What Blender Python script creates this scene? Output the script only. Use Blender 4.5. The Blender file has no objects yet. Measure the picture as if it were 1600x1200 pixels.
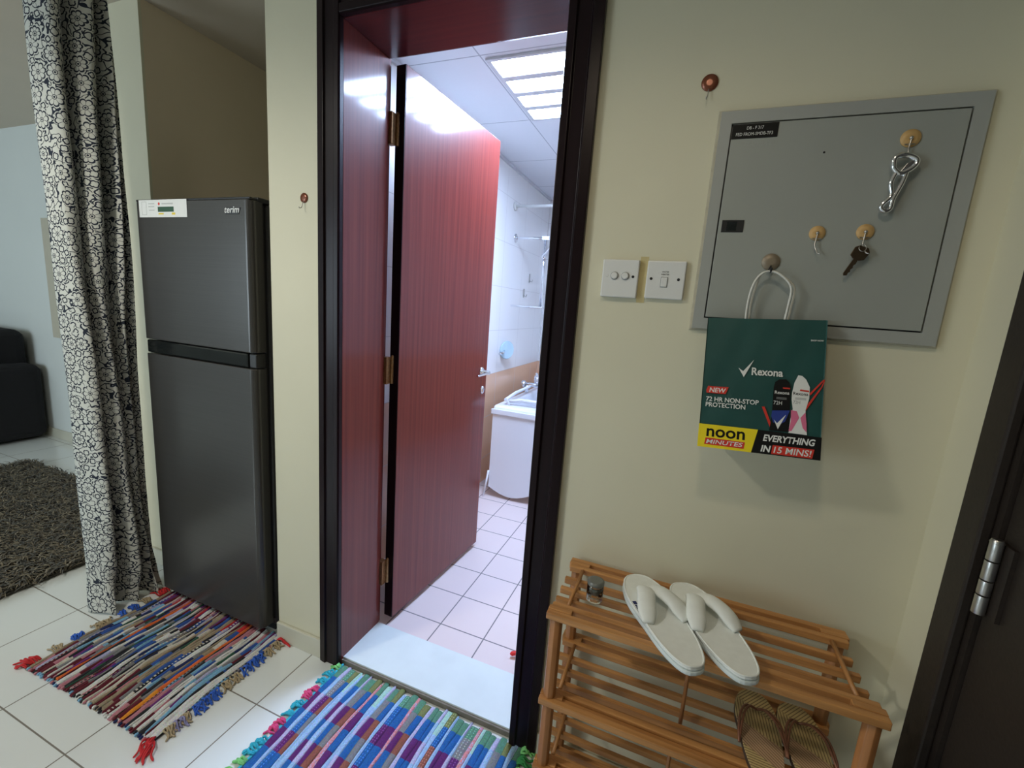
import bpy, bmesh, math, random
from mathutils import Vector, Matrix
PI = math.pi
random.seed(7)
C = bpy.context.scene.collection

# ---------------------------------------------------------------- camera, world, light, exposure
cam_d = bpy.data.cameras.new('camera'); cam = bpy.data.objects.new('camera', cam_d); C.objects.link(cam)
cam_d.sensor_width = 36.0; cam_d.lens = 684.0 / 1600 * 36; cam_d.clip_start = 0.01; cam_d.clip_end = 60
cam.matrix_world = (Matrix.Translation((0, 0, 1.32)) @ Matrix.Rotation(math.radians(20.724), 4, 'Z')
                    @ Matrix.Rotation(math.radians(80.059), 4, 'X') @ Matrix.Rotation(math.radians(4.130), 4, 'Z'))
sc = bpy.context.scene
sc.camera = cam
sc.view_settings.view_transform = 'Standard'; sc.view_settings.look = 'None'
sc.view_settings.gamma = 1; sc.view_settings.use_curve_mapping = False
sc.view_settings.exposure = 0.0
w = bpy.data.worlds.new('world'); sc.world = w; w.use_nodes = True
w.node_tree.nodes['Background'].inputs[0].default_value = (0.62, 0.78, 1.0, 1)
w.node_tree.nodes['Background'].inputs[1].default_value = 1.5


def lamp(name, kind, loc, energy, color, target=None, **kw):
    d = bpy.data.lights.new(name, kind); d.energy = energy; d.color = color
    for k, v in kw.items(): setattr(d, k, v)
    o = bpy.data.objects.new(name, d); C.objects.link(o); o.location = loc
    if target is not None:
        o.rotation_euler = (Vector(target) - Vector(loc)).to_track_quat('-Z', 'Y').to_euler()
    return o


# daylight through the window of the living room (behind and left of the camera)
lamp('window_daylight', 'AREA', (-4.3, -2.75, 1.40), 105, (0.80, 0.91, 1.0), (-4.3, 1.0, 1.15), shape='RECTANGLE', size=2.6, size_y=1.8)
# recessed ceiling downlight of the hall
lamp('hall_downlight', 'SPOT', (-0.12, 0.10, 2.33), 12, (1.0, 0.84, 0.62), (-0.12, 0.12, 0), spot_size=math.radians(146), spot_blend=0.5, shadow_soft_size=0.06)
lamp('rear_fill_spot', 'SPOT', (-1.72, -0.15, 2.33), 70, (1.0, 0.97, 0.89), (-1.72, -0.1, 0), spot_size=math.radians(165), spot_blend=0.6, shadow_soft_size=0.10)  # added fill spot, out of view, brightens the left side

# ---------------------------------------------------------------- node helpers
class X:
    """a tiny expression wrapper round math nodes"""
    def __init__(s, nt, sock): s.nt = nt; s.s = sock
    def op(s, o, *a):
        n = s.nt.nodes.new('ShaderNodeMath'); n.operation = o
        for i, v in enumerate((s,) + a):
            if isinstance(v, X): s.nt.links.new(v.s, n.inputs[i])
            else: n.inputs[i].default_value = v
        return X(s.nt, n.outputs[0])
    def __add__(s, o): return s.op('ADD', o)
    def __sub__(s, o): return s.op('SUBTRACT', o)
    def __mul__(s, o): return s.op('MULTIPLY', o)
    def __truediv__(s, o): return s.op('DIVIDE', o)
    def lt(s, o): return s.op('LESS_THAN', o)
    def gt(s, o): return s.op('GREATER_THAN', o)
    def abs(s): return s.op('ABSOLUTE')
    def max(s, o): return s.op('MAXIMUM', o)
    def min(s, o): return s.op('MINIMUM', o)
    def fract(s): return s.op('FRACT')


def newmat(name):
    m = bpy.data.materials.new(name); m.use_nodes = True
    return m, m.node_tree, m.node_tree.nodes['Principled BSDF']


def mixc(nt, fac, a, b):
    n = nt.nodes.new('ShaderNodeMix'); n.data_type = 'RGBA'
    if isinstance(fac, X): nt.links.new(fac.s, n.inputs[0])
    elif hasattr(fac, 'is_output'): nt.links.new(fac, n.inputs[0])
    else: n.inputs[0].default_value = fac
    for i, v in ((6, a), (7, b)):
        if hasattr(v, 'is_output'): nt.links.new(v, n.inputs[i])
        else: n.inputs[i].default_value = (*v, 1)
    return n.outputs[2]


def noise(nt, scale, detail=3, vec=None, rough=.5):
    n = nt.nodes.new('ShaderNodeTexNoise'); n.inputs['Scale'].default_value = scale; n.inputs['Detail'].default_value = detail
    n.inputs['Roughness'].default_value = rough
    if vec is not None: nt.links.new(vec, n.inputs['Vector'])
    return n.outputs['Fac']


def coord(nt, kind='Object', scale=None):
    t = nt.nodes.new('ShaderNodeTexCoord').outputs[kind]
    if scale:
        mp = nt.nodes.new('ShaderNodeMapping'); mp.inputs['Scale'].default_value = scale
        nt.links.new(t, mp.inputs[0]); t = mp.outputs[0]
    return t


def bump(nt, p, h, strength=.2, dist=.002):
    b = nt.nodes.new('ShaderNodeBump'); b.inputs['Strength'].default_value = strength; b.inputs['Distance'].default_value = dist
    nt.links.new(h.s if isinstance(h, X) else h, b.inputs['Height']); nt.links.new(b.outputs[0], p.inputs['Normal'])


def plain(name, col, rough=.5, metal=0, var=.06, scale=30, coat=0, spec=.5, bumpy=0, alpha=None, trans=0):
    m, nt, p = newmat(name)
    f = noise(nt, scale, 3, coord(nt))
    c2 = tuple(max(0, min(1, c * (1 - var * 2))) for c in col)
    nt.links.new(mixc(nt, f, c2, tuple(min(1, c * (1 + var)) for c in col)), p.inputs['Base Color'])
    p.inputs['Roughness'].default_value = rough; p.inputs['Metallic'].default_value = metal
    p.inputs['Coat Weight'].default_value = coat; p.inputs['Coat Roughness'].default_value = .08
    p.inputs['Specular IOR Level'].default_value = spec
    if trans: p.inputs['Transmission Weight'].default_value = trans
    if bumpy: bump(nt, p, f, bumpy)
    return m


def tiles(name, axes, size, off, gap, col, grout, rough=.15, var=.03, coat=0, bands=None, bumpg=.4):
    """tile grid in object coordinates on two axes; bands = (axis, height, colour below)"""
    m, nt, p = newmat(name)
    sp = nt.nodes.new('ShaderNodeSeparateXYZ'); t = coord(nt); nt.links.new(t, sp.inputs[0])
    g = None
    for k, a in enumerate(axes):
        v = X(nt, sp.outputs[a])
        e = (((v - off[k]) / size[k]).fract() - .5).abs()           # .5 at a joint
        j = e.gt(.5 - gap / 2 / size[k])
        g = j if g is None else g.max(j)
    big = noise(nt, 1.6, 2, t)
    c = mixc(nt, big, tuple(x * (1 - var) for x in col), tuple(min(1, x * (1 + var)) for x in col))
    if bands:
        for ax, lo, hi, bc in bands:
            v = X(nt, sp.outputs[ax])
            c = mixc(nt, v.gt(lo).min(v.lt(hi)), c, bc)
    nt.links.new(mixc(nt, g, c, grout), p.inputs['Base Color'])
    r = g * .5 + rough
    nt.links.new(r.s, p.inputs['Roughness'])
    p.inputs['Coat Weight'].default_value = coat
    inv = X(nt, noise(nt, 6, 2, t)) * .15 - g
    bump(nt, p, inv, bumpg, .0015)
    return m


def wood(name, dark, light, axis=2, rough=.35, coat=0., fine=60, along=2.0, bumpv=.1, spec=.5):
    m, nt, p = newmat(name)
    s = [fine, fine, fine]; s[axis] = along
    f = noise(nt, 1.0, 5, coord(nt, 'Object', tuple(s)), .6)
    r = nt.nodes.new('ShaderNodeValToRGB'); nt.links.new(f, r.inputs[0])
    r.color_ramp.elements[0].position = .3; r.color_ramp.elements[0].color = (*dark, 1)
    r.color_ramp.elements[1].position = .72; r.color_ramp.elements[1].color = (*light, 1)
    nt.links.new(r.outputs[0], p.inputs['Base Color'])
    p.inputs['Roughness'].default_value = rough; p.inputs['Coat Weight'].default_value = coat; p.inputs['Coat Roughness'].default_value = .12
    p.inputs['Specular IOR Level'].default_value = spec
    bump(nt, p, f, bumpv, .001)
    return m


def emit(name, col, s):
    m, nt, p = newmat(name)
    p.inputs['Base Color'].default_value = (.8, .8, .8, 1)
    p.inputs['Emission Color'].default_value = (*col, 1); p.inputs['Emission Strength'].default_value = s
    return m


# ---------------------------------------------------------------- materials
M = {}
M['wall'] = plain('painted_wall', (.68, .645, .48), .55, var=.03, scale=4, bumpy=.05)
M['wall_grey'] = plain('painted_wall_pale', (.66, .69, .66), .6, var=.02, scale=3)
M['wall_tan'] = plain('tan_wall', (.76, .64, .47), .6, var=.03, scale=3)  # warmer tan base colour for the alcove's left side
M['ceiling'] = plain('painted_ceiling', (.60, .53, .43), .7, var=.03, scale=3)
M['floor'] = tiles('glazed_floor_tiles', (0, 1), (.33, .33), (-1.127, .862), .004, (.76, .79, .77), (.20, .18, .15), .10, coat=.3)
M['base'] = plain('baseboard_tiles', (.60, .58, .47), .35, var=.05, scale=8)
M['bathfloor'] = tiles('bath_floor_tiles', (0, 1), (.195, .195), (-.778, 1.427), .005, (.74, .63, .62), (.20, .18, .19), .3)
M['bathwall'] = tiles('bath_wall_tiles', (1, 2), (.40, .315), (3.0, .83), .003, (.86, .85, .84), (.55, .53, .52), .12,
                      bands=[(2, -1, .83, (.80, .50, .33))], bumpg=.15)
M['bathwall_x'] = tiles('bath_wall_tiles_across', (0, 2), (.40, .315), (-1.27, .83), .003, (.86, .85, .84), (.55, .53, .52), .12,
                        bands=[(2, -1, .83, (.80, .50, .33))], bumpg=.15)
M['bathceil'] = tiles('bath_ceiling_tiles', (0, 1), (.60, .615), (-.90, 1.745), .006, (.74, .76, .80), (.42, .44, .48), .6, bumpg=.2)
M['marble'] = plain('threshold_marble', (.72, .79, .78), .3, var=.06, scale=9)
M['grout'] = plain('cement_edge', (.22, .19, .15), .9, var=.2, scale=40)
M['mahog'] = wood('mahogany_door', (.115, .016, .013), (.195, .034, .024), 2, .10, .40, 70, 1.0, .0, .24)
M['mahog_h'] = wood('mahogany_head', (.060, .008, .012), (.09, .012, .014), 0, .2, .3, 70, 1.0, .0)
M['frame'] = wood('dark_door_frame', (.006, .0025, .004), (.013, .005, .007), 2, .33, .0, 45, 1.2, .02, .2)
M['frame_h'] = wood('dark_door_frame_head', (.006, .0025, .004), (.013, .005, .007), 0, .33, .0, 45, 1.2, .02, .2)
M['entry'] = plain('entry_door_dark', (.022, .015, .011), .55, var=.25, scale=140, bumpy=.2)
M['brass'] = plain('aged_brass', (.42, .25, .12), .45, 1, var=.3, scale=120)
M['chrome'] = plain('chrome', (.80, .82, .85), .10, 1, var=.02)
M['steel'] = plain('steel', (.55, .54, .52), .32, 1, var=.05)
M['black'] = plain('black_plastic', (.012, .012, .013), .4, var=.05)
M['gloss_black'] = plain('gloss_black', (.010, .012, .012), .12, var=.02)
M['fridge'] = wood('brushed_dark_steel', (.050, .047, .043), (.060, .057, .052), 0, .30, .1, 300, 3, .0, .5)
for l in (M['mahog'], M['mahog_h']): l.node_tree.nodes['Principled BSDF'].inputs['Coat Roughness'].default_value = .36
for l in (M['fridge'],): l.node_tree.nodes['Principled BSDF'].inputs['Metallic'].default_value = .35
M['fridge_side'] = plain('fridge_black_side', (.022, .021, .020), .35, var=.05)
M['white'] = plain('white_plastic', (.72, .72, .69), .35, var=.02)
M['paper'] = plain('white_paper', (.70, .71, .68), .6, var=.03)
M['greenprint'] = plain('green_print', (.015, .07, .03), .5)
M['greyprint'] = plain('grey_print', (.30, .31, .30), .6)
M['yellowprint'] = plain('yellow_print', (.70, .52, .02), .5, var=.02)
M['panel'] = plain('grey_enamel', (.33, .345, .31), .38, var=.03, scale=5)
M['panel_frame'] = plain('grey_enamel_frame', (.36, .37, .34), .42, var=.03, scale=5)
M['caulk'] = plain('old_filler', (.52, .48, .36), .8, var=.15, scale=40)
M['pine'] = wood('honey_pine', (.36, .155, .045), (.64, .315, .105), 0, .42, .1, 70, 4, .1)
M['pine_y'] = wood('honey_pine_depth', (.36, .155, .045), (.62, .30, .10), 1, .42, .1, 70, 4, .1)
M['pine_z'] = wood('honey_pine_upright', (.30, .12, .035), (.50, .215, .07), 2, .42, .1, 70, 4, .1)
M['bagteal'] = plain('teal_paper', (.006, .066, .058), .55, var=.12, scale=12, bumpy=.15)
M['bagin'] = plain('pale_paper', (.62, .62, .66), .7, var=.04)
M['bagwhite'] = plain('print_white', (.75, .76, .72), .55, var=.02)
M['bagred'] = plain('print_red', (.62, .035, .02), .5, var=.04)
M['bagblack'] = plain('print_black', (.008, .008, .008), .5, spec=.2)
M['bagblue'] = plain('print_blue', (.015, .04, .25), .5)
M['bagpink'] = plain('print_pink', (.70, .16, .28), .5)
M['cord'] = plain('paper_cord', (.72, .72, .66), .7, var=.08, scale=200)
M['terry'] = plain('white_terry', (.86, .89, .85), .9, var=.04, scale=60, bumpy=.3)
M['solewhite'] = plain('sole_foam', (.68, .76, .76), .6, var=.03)
M['navy'] = plain('navy_print', (.02, .03, .13), .6)
M['copper'] = plain('copper_disc', (.22, .07, .035), .25, .35, var=.04)
M['gold'] = plain('gold_foil_disc', (.60, .38, .15), .5, .1, var=.06, scale=60)
M['champagne'] = plain('champagne_disc', (.27, .22, .155), .45, .3, var=.04)
M['bronze'] = plain('dark_bronze', (.12, .085, .055), .35, .9, var=.15, scale=100)
M['sofa'] = plain('black_sofa_fabric', (.006, .006, .008), .9, var=.2, scale=40, bumpy=.3)
M['tub'] = plain('tub_enamel', (.78, .79, .84), .2, var=.02, scale=2)
M['red'] = plain('red_plastic', (.7, .02, .02), .4)
M['beige'] = plain('beige_board', (.50, .46, .36), .6, var=.03)
M['strap'] = plain('copper_strap', (.30, .13, .075), .3, .3, var=.08)
M['tile_trim'] = plain('ceiling_trim', (.62, .63, .66), .5)
M['cell'] = emit('fluorescent_cell', (.52, .68, 1.0), 82)
M['downglow'] = emit('downlight_lens', (1.0, .95, .85), 8)


# glass for the little jar
m, nt, p = newmat('clear_glass'); M['glass'] = m
p.inputs['Transmission Weight'].default_value = 1; p.inputs['Roughness'].default_value = .03; p.inputs['IOR'].default_value = 1.45
p.inputs['Base Color'].default_value = (.93, .95, .93, 1)
m, nt, p = newmat('window_glass'); M['window_glass'] = m
tr = nt.nodes.new('ShaderNodeBsdfTransparent'); tr.inputs[0].default_value = (.95, .97, .97, 1)
gs = nt.nodes.new('ShaderNodeBsdfGlossy'); gs.inputs['Roughness'].default_value = .02
mxs = nt.nodes.new('ShaderNodeMixShader'); mxs.inputs[0].default_value = .06
nt.links.new(tr.outputs[0], mxs.inputs[1]); nt.links.new(gs.outputs[0], mxs.inputs[2])
nt.links.new(mxs.outputs[0], nt.nodes['Material Output'].inputs[0])
M['greywax'] = plain('grey_contents', (.10, .105, .095), .6, var=.1, scale=80)

# flip-flop footbed: golden olive with fine printed lines
m, nt, p = newmat('striped_footbed'); M['footbed'] = m
sp = nt.nodes.new('ShaderNodeSeparateXYZ'); nt.links.new(coord(nt), sp.inputs[0])
x_, y_ = X(nt, sp.outputs[0]), X(nt, sp.outputs[1])
zone = ((x_ * .6 + y_) / .062)
zi = zone.op('FLOOR')
ang = (zi * 2.4)
l = (x_ * ang.op('COSINE') + y_ * ang.op('SINE')) / .0058
ln = l.fract().lt(.32)
zc = (zi * .37).fract()
base = mixc(nt, zc.gt(.6), (.62, .48, .22), (.56, .36, .22))
nt.links.new(mixc(nt, ln, base, (.22, .14, .06)), p.inputs['Base Color']); p.inputs['Roughness'].default_value = .45

# curtain: block-printed flowers on cream cotton
m, nt, p = newmat('floral_cotton'); M['floral'] = m
uvn = nt.nodes.new('ShaderNodeUVMap').outputs[0]
sp = nt.nodes.new('ShaderNodeSeparateXYZ'); nt.links.new(uvn, sp.inputs[0])
U_, V_ = X(nt, sp.outputs[0]), X(nt, sp.outputs[1])


def flower(scale, R, petals, wdt, keep, rnd, ox=0.0, inner=True):
    mp = nt.nodes.new('ShaderNodeMapping'); nt.links.new(uvn, mp.inputs[0]); mp.inputs['Location'].default_value = (ox, ox * .7, 0)
    vo = nt.nodes.new('ShaderNodeTexVoronoi'); vo.voronoi_dimensions = '2D'; vo.feature = 'F1'
    vo.inputs['Scale'].default_value = scale; vo.inputs['Randomness'].default_value = rnd
    nt.links.new(mp.outputs[0], vo.inputs['Vector'])
    sv = nt.nodes.new('ShaderNodeVectorMath'); sv.operation = 'SUBTRACT'
    nt.links.new(mp.outputs[0], sv.inputs[0]); nt.links.new(vo.outputs['Position'], sv.inputs[1])
    s2 = nt.nodes.new('ShaderNodeSeparateXYZ'); nt.links.new(sv.outputs[0], s2.inputs[0])
    dx, dy = X(nt, s2.outputs[0]), X(nt, s2.outputs[1])
    sc_ = nt.nodes.new('ShaderNodeSeparateColor'); nt.links.new(vo.outputs['Color'], sc_.inputs[0])
    k, k2 = X(nt, sc_.outputs[0]), X(nt, sc_.outputs[1])
    r = (dx * dx + dy * dy).op('SQRT')
    th = dy.op('ARCTAN2', dx)
    c = (th * (petals / 2) + k2 * 3.0).op('COSINE').abs()
    Rp = (c.op('POWER', .55) * .30 + .70) * (k2 * .35 + .78) * R
    on = k.lt(keep)
    line = (r - Rp).abs().lt(wdt)
    if inner:
        line = line.max(r.lt(R * .30).min((r - R * .17).abs().gt(wdt * .45)))
        line = line.max(c.lt(.17).min(r.lt(Rp)).min(r.gt(R * .3)))
    return line.min(on), r.lt(Rp + wdt * 2.2).min(on)


l1, in1 = flower(14.0, .0265, 8, .0026, .80, .6)
l2, in2 = flower(30.0, .0110, 4, .0021, .70, .8, 3.3, False)
nf = X(nt, noise(nt, 13, 2, uvn))
vine = (((nf * 7.0).fract()) - .5).abs().lt(.085)
nf2 = X(nt, noise(nt, 30, 1, uvn))
vine2 = (((nf2 * 3.0).fract()) - .5).abs().lt(.07)
one = in1 * -1.0 + 1.0
one2 = (in2 * -1.0 + 1.0).min(one)
ink = l1.max(l2.min(one)).max(vine.max(vine2).min(one2))
cc = mixc(nt, ink, (.58, .585, .53), (.012, .018, .034))
nt.links.new(cc, p.inputs['Base Color']); p.inputs['Roughness'].default_value = .9
bump(nt, p, X(nt, noise(nt, 900, 2, uvn)), .15, .0005)

# woven rag: colours come from the woven strips themselves
m, nt, p = newmat('woven_rag'); M['rag'] = m
at = nt.nodes.new('ShaderNodeAttribute'); at.attribute_name = 'dye'
f = noise(nt, 260, 3, coord(nt))
mx = nt.nodes.new('ShaderNodeMix'); mx.data_type = 'RGBA'; mx.blend_type = 'MULTIPLY'
mx.inputs[0].default_value = .30; nt.links.new(at.outputs['Color'], mx.inputs[6])
rr = nt.nodes.new('ShaderNodeValToRGB'); nt.links.new(f, rr.inputs[0])
rr.color_ramp.elements[0].position = .35; rr.color_ramp.elements[0].color = (.35, .35, .35, 1); rr.color_ramp.elements[1].position = .6
nt.links.new(rr.outputs[0], mx.inputs[7]); nt.links.new(mx.outputs[2], p.inputs['Base Color'])
p.inputs['Roughness'].default_value = .95; bump(nt, p, f, .5, .002)


# ---------------------------------------------------------------- geometry helpers
class MB:
    def __init__(s): s.bm = bmesh.new(); s.mi = 0
    def face(s, pts, mi=None):
        vs = [s.bm.verts.new(p) for p in pts]
        f = s.bm.faces.new(vs); f.material_index = s.mi if mi is None else mi
        return f
    def hexa(s, P):
        v = [s.bm.verts.new(p) for p in P]
        for q in ((0, 3, 2, 1), (4, 5, 6, 7), (0, 1, 5, 4), (1, 2, 6, 5), (2, 3, 7, 6), (3, 0, 4, 7)):
            s.bm.faces.new([v[i] for i in q]).material_index = s.mi
        return s
    def box(s, x0, x1, y0, y1, z0, z1):
        return s.hexa([(x0, y0, z0), (x1, y0, z0), (x1, y1, z0), (x0, y1, z0), (x0, y0, z1), (x1, y0, z1), (x1, y1, z1), (x0, y1, z1)])
    def ring_frame(s, d):
        d = d.normalized(); a = Vector((0, 0, 1)) if abs(d.z) < .9 else Vector((1, 0, 0))
        u = d.cross(a).normalized(); return u, d.cross(u).normalized()
    def tube(s, pts, r, seg=8, closed=False, flat=1.0, up=None):
        pts = [Vector(p) for p in pts]; n = len(pts)
        rs = r if isinstance(r, (list, tuple)) else [r] * n
        rings = []; pu = None
        for i, p in enumerate(pts):
            if closed: d = pts[(i + 1) % n] - pts[i - 1]
            else: d = pts[min(i + 1, n - 1)] - pts[max(i - 1, 0)]
            if d.length < 1e-9: d = Vector((0, 0, 1))
            d.normalize()
            if up is not None: u = d.cross(Vector(up)); u = u.normalized() if u.length > 1e-6 else s.ring_frame(d)[0]
            elif pu is None: u = s.ring_frame(d)[0]
            else: u = (pu - d * pu.dot(d)).normalized()
            pu = u; v = d.cross(u)
            rings.append([s.bm.verts.new(p + u * math.cos(2 * PI * k / seg) * rs[i] + v * math.sin(2 * PI * k / seg) * rs[i] * flat) for k in range(seg)])
        for i in range(n if closed else n - 1):
            a, b = rings[i], rings[(i + 1) % n]
            for k in range(seg):
                f = s.bm.faces.new((a[k], a[(k + 1) % seg], b[(k + 1) % seg], b[k])); f.material_index = s.mi; f.smooth = True
        if not closed:
            s.bm.faces.new(rings[0][::-1]).material_index = s.mi; s.bm.faces.new(rings[-1]).material_index = s.mi
        return s
    def cyl(s, p0, p1, r0, r1=None, seg=20): return s.tube([p0, p1], [r0, r0 if r1 is None else r1], seg)
    def lathe(s, c, prof, axis=(0, 0, 1), seg=28, sx=1.0):
        c = Vector(c); ax = Vector(axis).normalized(); u, v = s.ring_frame(ax)
        rings = [[s.bm.verts.new(c + ax * h + (u * math.cos(2 * PI * k / seg) * sx + v * math.sin(2 * PI * k / seg)) * max(r, 1e-4)) for k in range(seg)] for r, h in prof]
        for a, b in zip(rings, rings[1:]):
            for k in range(seg):
                f = s.bm.faces.new((a[k], a[(k + 1) % seg], b[(k + 1) % seg], b[k])); f.smooth = True; f.material_index = s.mi
        s.bm.faces.new(rings[0][::-1]).material_index = s.mi; s.bm.faces.new(rings[-1]).material_index = s.mi
        return s
    def prism(s, pts, vec):
        vec = Vector(vec); a = [s.bm.verts.new(p) for p in pts]; b = [s.bm.verts.new(Vector(p) + vec) for p in pts]
        s.bm.faces.new(a[::-1]).material_index = s.mi; s.bm.faces.new(b).material_index = s.mi
        for i in range(len(a)):
            j = (i + 1) % len(a); s.bm.faces.new((a[i], a[j], b[j], b[i])).material_index = s.mi
        return s
    def build(s, name, mats, parent=None, bevel=0, seg=2, smooth=False, origin=None, subsurf=0, recalc=True):
        if recalc: bmesh.ops.recalc_face_normals(s.bm, faces=s.bm.faces)
        me = bpy.data.meshes.new(name)
        if origin is not None: bmesh.ops.translate(s.bm, verts=s.bm.verts, vec=-Vector(origin))
        if parent is not None and not parent.get('_local'):
            bmesh.ops.transform(s.bm, matrix=wm(parent).inverted(), verts=s.bm.verts)
        if smooth:
            for f in s.bm.faces: f.smooth = True
        s.bm.to_mesh(me); s.bm.free()
        for mm in (mats if isinstance(mats, (list, tuple)) else [mats]): me.materials.append(mm)
        o = bpy.data.objects.new(name, me); C.objects.link(o)
        if parent is not None: o.parent = parent
        if origin is not None: o.location = origin
        if bevel:
            b = o.modifiers.new('bevel', 'BEVEL'); b.width = bevel; b.segments = seg; b.limit_method = 'ANGLE'; b.angle_limit = math.radians(40)
            b.harden_normals = False
        if subsurf:
            q = o.modifiers.new('sub', 'SUBSURF'); q.levels = subsurf; q.render_levels = subsurf
        return o


WM = {}
LOCAL = set()


def wm(o):
    m_ = Matrix.Identity(4)
    while o is not None:
        m_ = WM.get(o.name, Matrix.Identity(4)) @ m_; o = o.parent
    return m_


def tag(o, label=None, cat=None, group=None, kind=None):
    if label: o['label'] = label
    if cat: o['category'] = cat
    if group: o['group'] = group
    if kind: o['kind'] = kind
    return o


def thing(name, label, cat, loc=(0, 0, 0), rot=0, group=None, kind=None):
    o = bpy.data.objects.new(name, None); C.objects.link(o); o.empty_display_size = .05
    o.location = loc; o.rotation_euler = (0, 0, rot)
    WM[o.name] = Matrix.Translation(loc) @ Matrix.Rotation(rot, 4, 'Z')
    tag(o, label, cat, group, kind)
    return o


def local(mb, parent):
    """mesh given in the parent's own coordinates -> world, so that build() may bring it back"""
    bmesh.ops.transform(mb.bm, matrix=wm(parent), verts=mb.bm.verts)
    return mb


def struct(name, mb, mats, bevel=0, label=None, cat=None):
    o = mb.build(name, mats, bevel=bevel); o['kind'] = 'structure'
    if label: tag(o, label, cat)
    return o


def bez(pts, n=8):
    """Catmull-Rom through points"""
    P = [Vector(p) for p in pts]; out = []
    for i in range(len(P) - 1):
        a, b, c, d = P[max(i - 1, 0)], P[i], P[i + 1], P[min(i + 2, len(P) - 1)]
        for k in range(n):
            t = k / n
            out.append(.5 * ((2 * b) + (c - a) * t + (2 * a - 5 * b + 4 * c - d) * t * t + (3 * b - a - 3 * c + d) * t ** 3))
    out.append(P[-1]); return out


def text(name, body, mat, parent, origin, U, V, width, height, skew=0.0, bold=0.0, base_off=0.0):
    """lettering as a thin mesh lying in the plane origin + U*x + V*y, scaled to width x cap height"""
    cu = bpy.data.curves.new(name, 'FONT'); cu.body = body; cu.size = 1; cu.offset = bold; cu.resolution_u = 3; cu.space_line = .95
    ob = bpy.data.objects.new(name + '_tmp', cu); C.objects.link(ob)
    bpy.context.view_layer.update()
    me = bpy.data.meshes.new_from_object(ob.evaluated_get(bpy.context.evaluated_depsgraph_get()))
    bpy.data.objects.remove(ob); bpy.data.curves.remove(cu)
    xs = [v.co.x for v in me.vertices]; ys = [v.co.y for v in me.vertices]
    x0, x1 = min(xs), max(xs)
    y0 = min(ys) if base_off is None else 0.0
    y1 = max(ys)
    U = Vector(U).normalized(); V = Vector(V).normalized(); O = Vector(origin); inv = wm(parent).inverted()
    for v in me.vertices:
        a = (v.co.x - x0) / (x1 - x0) * width; b = (v.co.y - y0) / (y1 - y0) * height
        v.co = inv @ (O + U * (a + skew * b) + V * b)
    me.materials.append(mat)
    o = bpy.data.objects.new(name, me); C.objects.link(o); o.parent = parent
    return o


# ================================================================ SETTING
H = 2.37
struct('floor', MB().box(-7.0, .60, -2.6, 2.1, -.10, 0), M['floor'])
struct('ceiling', MB().box(-7.0, .60, -2.6, 2.1, H, H + .1), M['ceiling'])
WO = (-1.04, -.30, 2.13)        # bathroom door opening in the wall
wf = MB(); wf.box(-1.3, WO[0], 1.10, 1.30, 0, H); wf.box(WO[1], .515, 1.10, 1.30, 0, H); wf.box(WO[0], WO[1], 1.10, 1.30, WO[2], H)
struct('wall_front', wf, M['wall'])
wr = MB(); wr.box(.515, .66, .93, 1.30, 0, H); wr.box(.515, .66, -.06, .93, 2.10, H); wr.box(.515, .66, -2.6, -.06, 0, H)
struct('wall_right', wr, M['wall'])
struct('wall_alcove_right', MB().box(-1.30, -1.285, 1.30, 2.1, 0, H), M['wall'])
struct('wall_alcove_back', MB().box(-2.07, -1.30, 2.0, 2.1, 0, H), M['wall'])
struct('wall_alcove_left', MB().box(-2.42, -2.07, 1.21, 2.1, 0, H), M['wall_tan'])
struct('wall_alcove_end', MB().box(-2.42, -2.07, 1.20, 1.2099, 0, H), M['wall'])
struct('wall_living_room_far', MB().box(-7.0, -2.42, 1.90, 2.1, 0, H), M['wall_grey'])
struct('wall_left', MB().box(-7.1, -7.0, -2.6, 2.1, 0, H), M['wall_grey'])
wb = MB(); wx0, wx1, wz0, wz1 = -5.5, -3.1, .55, 2.1
wb.box(-7.0, wx0, -2.6, -2.5 + .1, 0, H); wb.box(wx1, .60, -2.6, -2.4, 0, H); wb.box(wx0, wx1, -2.6, -2.4, 0, wz0); wb.box(wx0, wx1, -2.6, -2.4, wz1, H)
struct('wall_back', wb, M['wall_grey'])
wn = thing('window_1', None, None, (-4.3, -2.5, wz0), kind='structure')
f = MB()
for a, b, c, d in ((wx0, wx0 + .05, wz0, wz1), (wx1 - .05, wx1, wz0, wz1), (wx0, wx1, wz0, wz0 + .05), (wx0, wx1, wz1 - .05, wz1), (-4.32, -4.28, wz0, wz1)):
    f.box(a, b, -2.52, -2.47, c, d)
f.build('window_frame', M['white'], wn)
gl = MB().box(wx0 + .05, wx1 - .05, -2.50, -2.495, wz0 + .05, wz1 - .05).build('pane', M['window_glass'], wn)

# bathroom shell
struct('floor_bathroom', MB().box(-1.3, .60, 1.305, 4.1, -.08, .012), M['bathfloor'])
BH = 2.30
struct('ceiling_bathroom', MB().box(-1.285, .60, 1.30, 4.1, BH, BH + .06), M['bathceil'])
struct('wall_bathroom_left', MB().box(-1.285, -1.27, 1.30, 4.0, 0, BH), M['bathwall'])
struct('wall_bathroom_far', MB().box(-1.285, .60, 4.0, 4.1, 0, BH), M['bathwall_x'])
struct('wall_bathroom_right', MB().box(.50, .60, 1.30, 4.0, 0, BH), M['bathwall'])
struct('trim_3', MB().box(-1.27, -1.255, 1.30, 4.0, BH - .018, BH - .001), M['tile_trim'])

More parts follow.
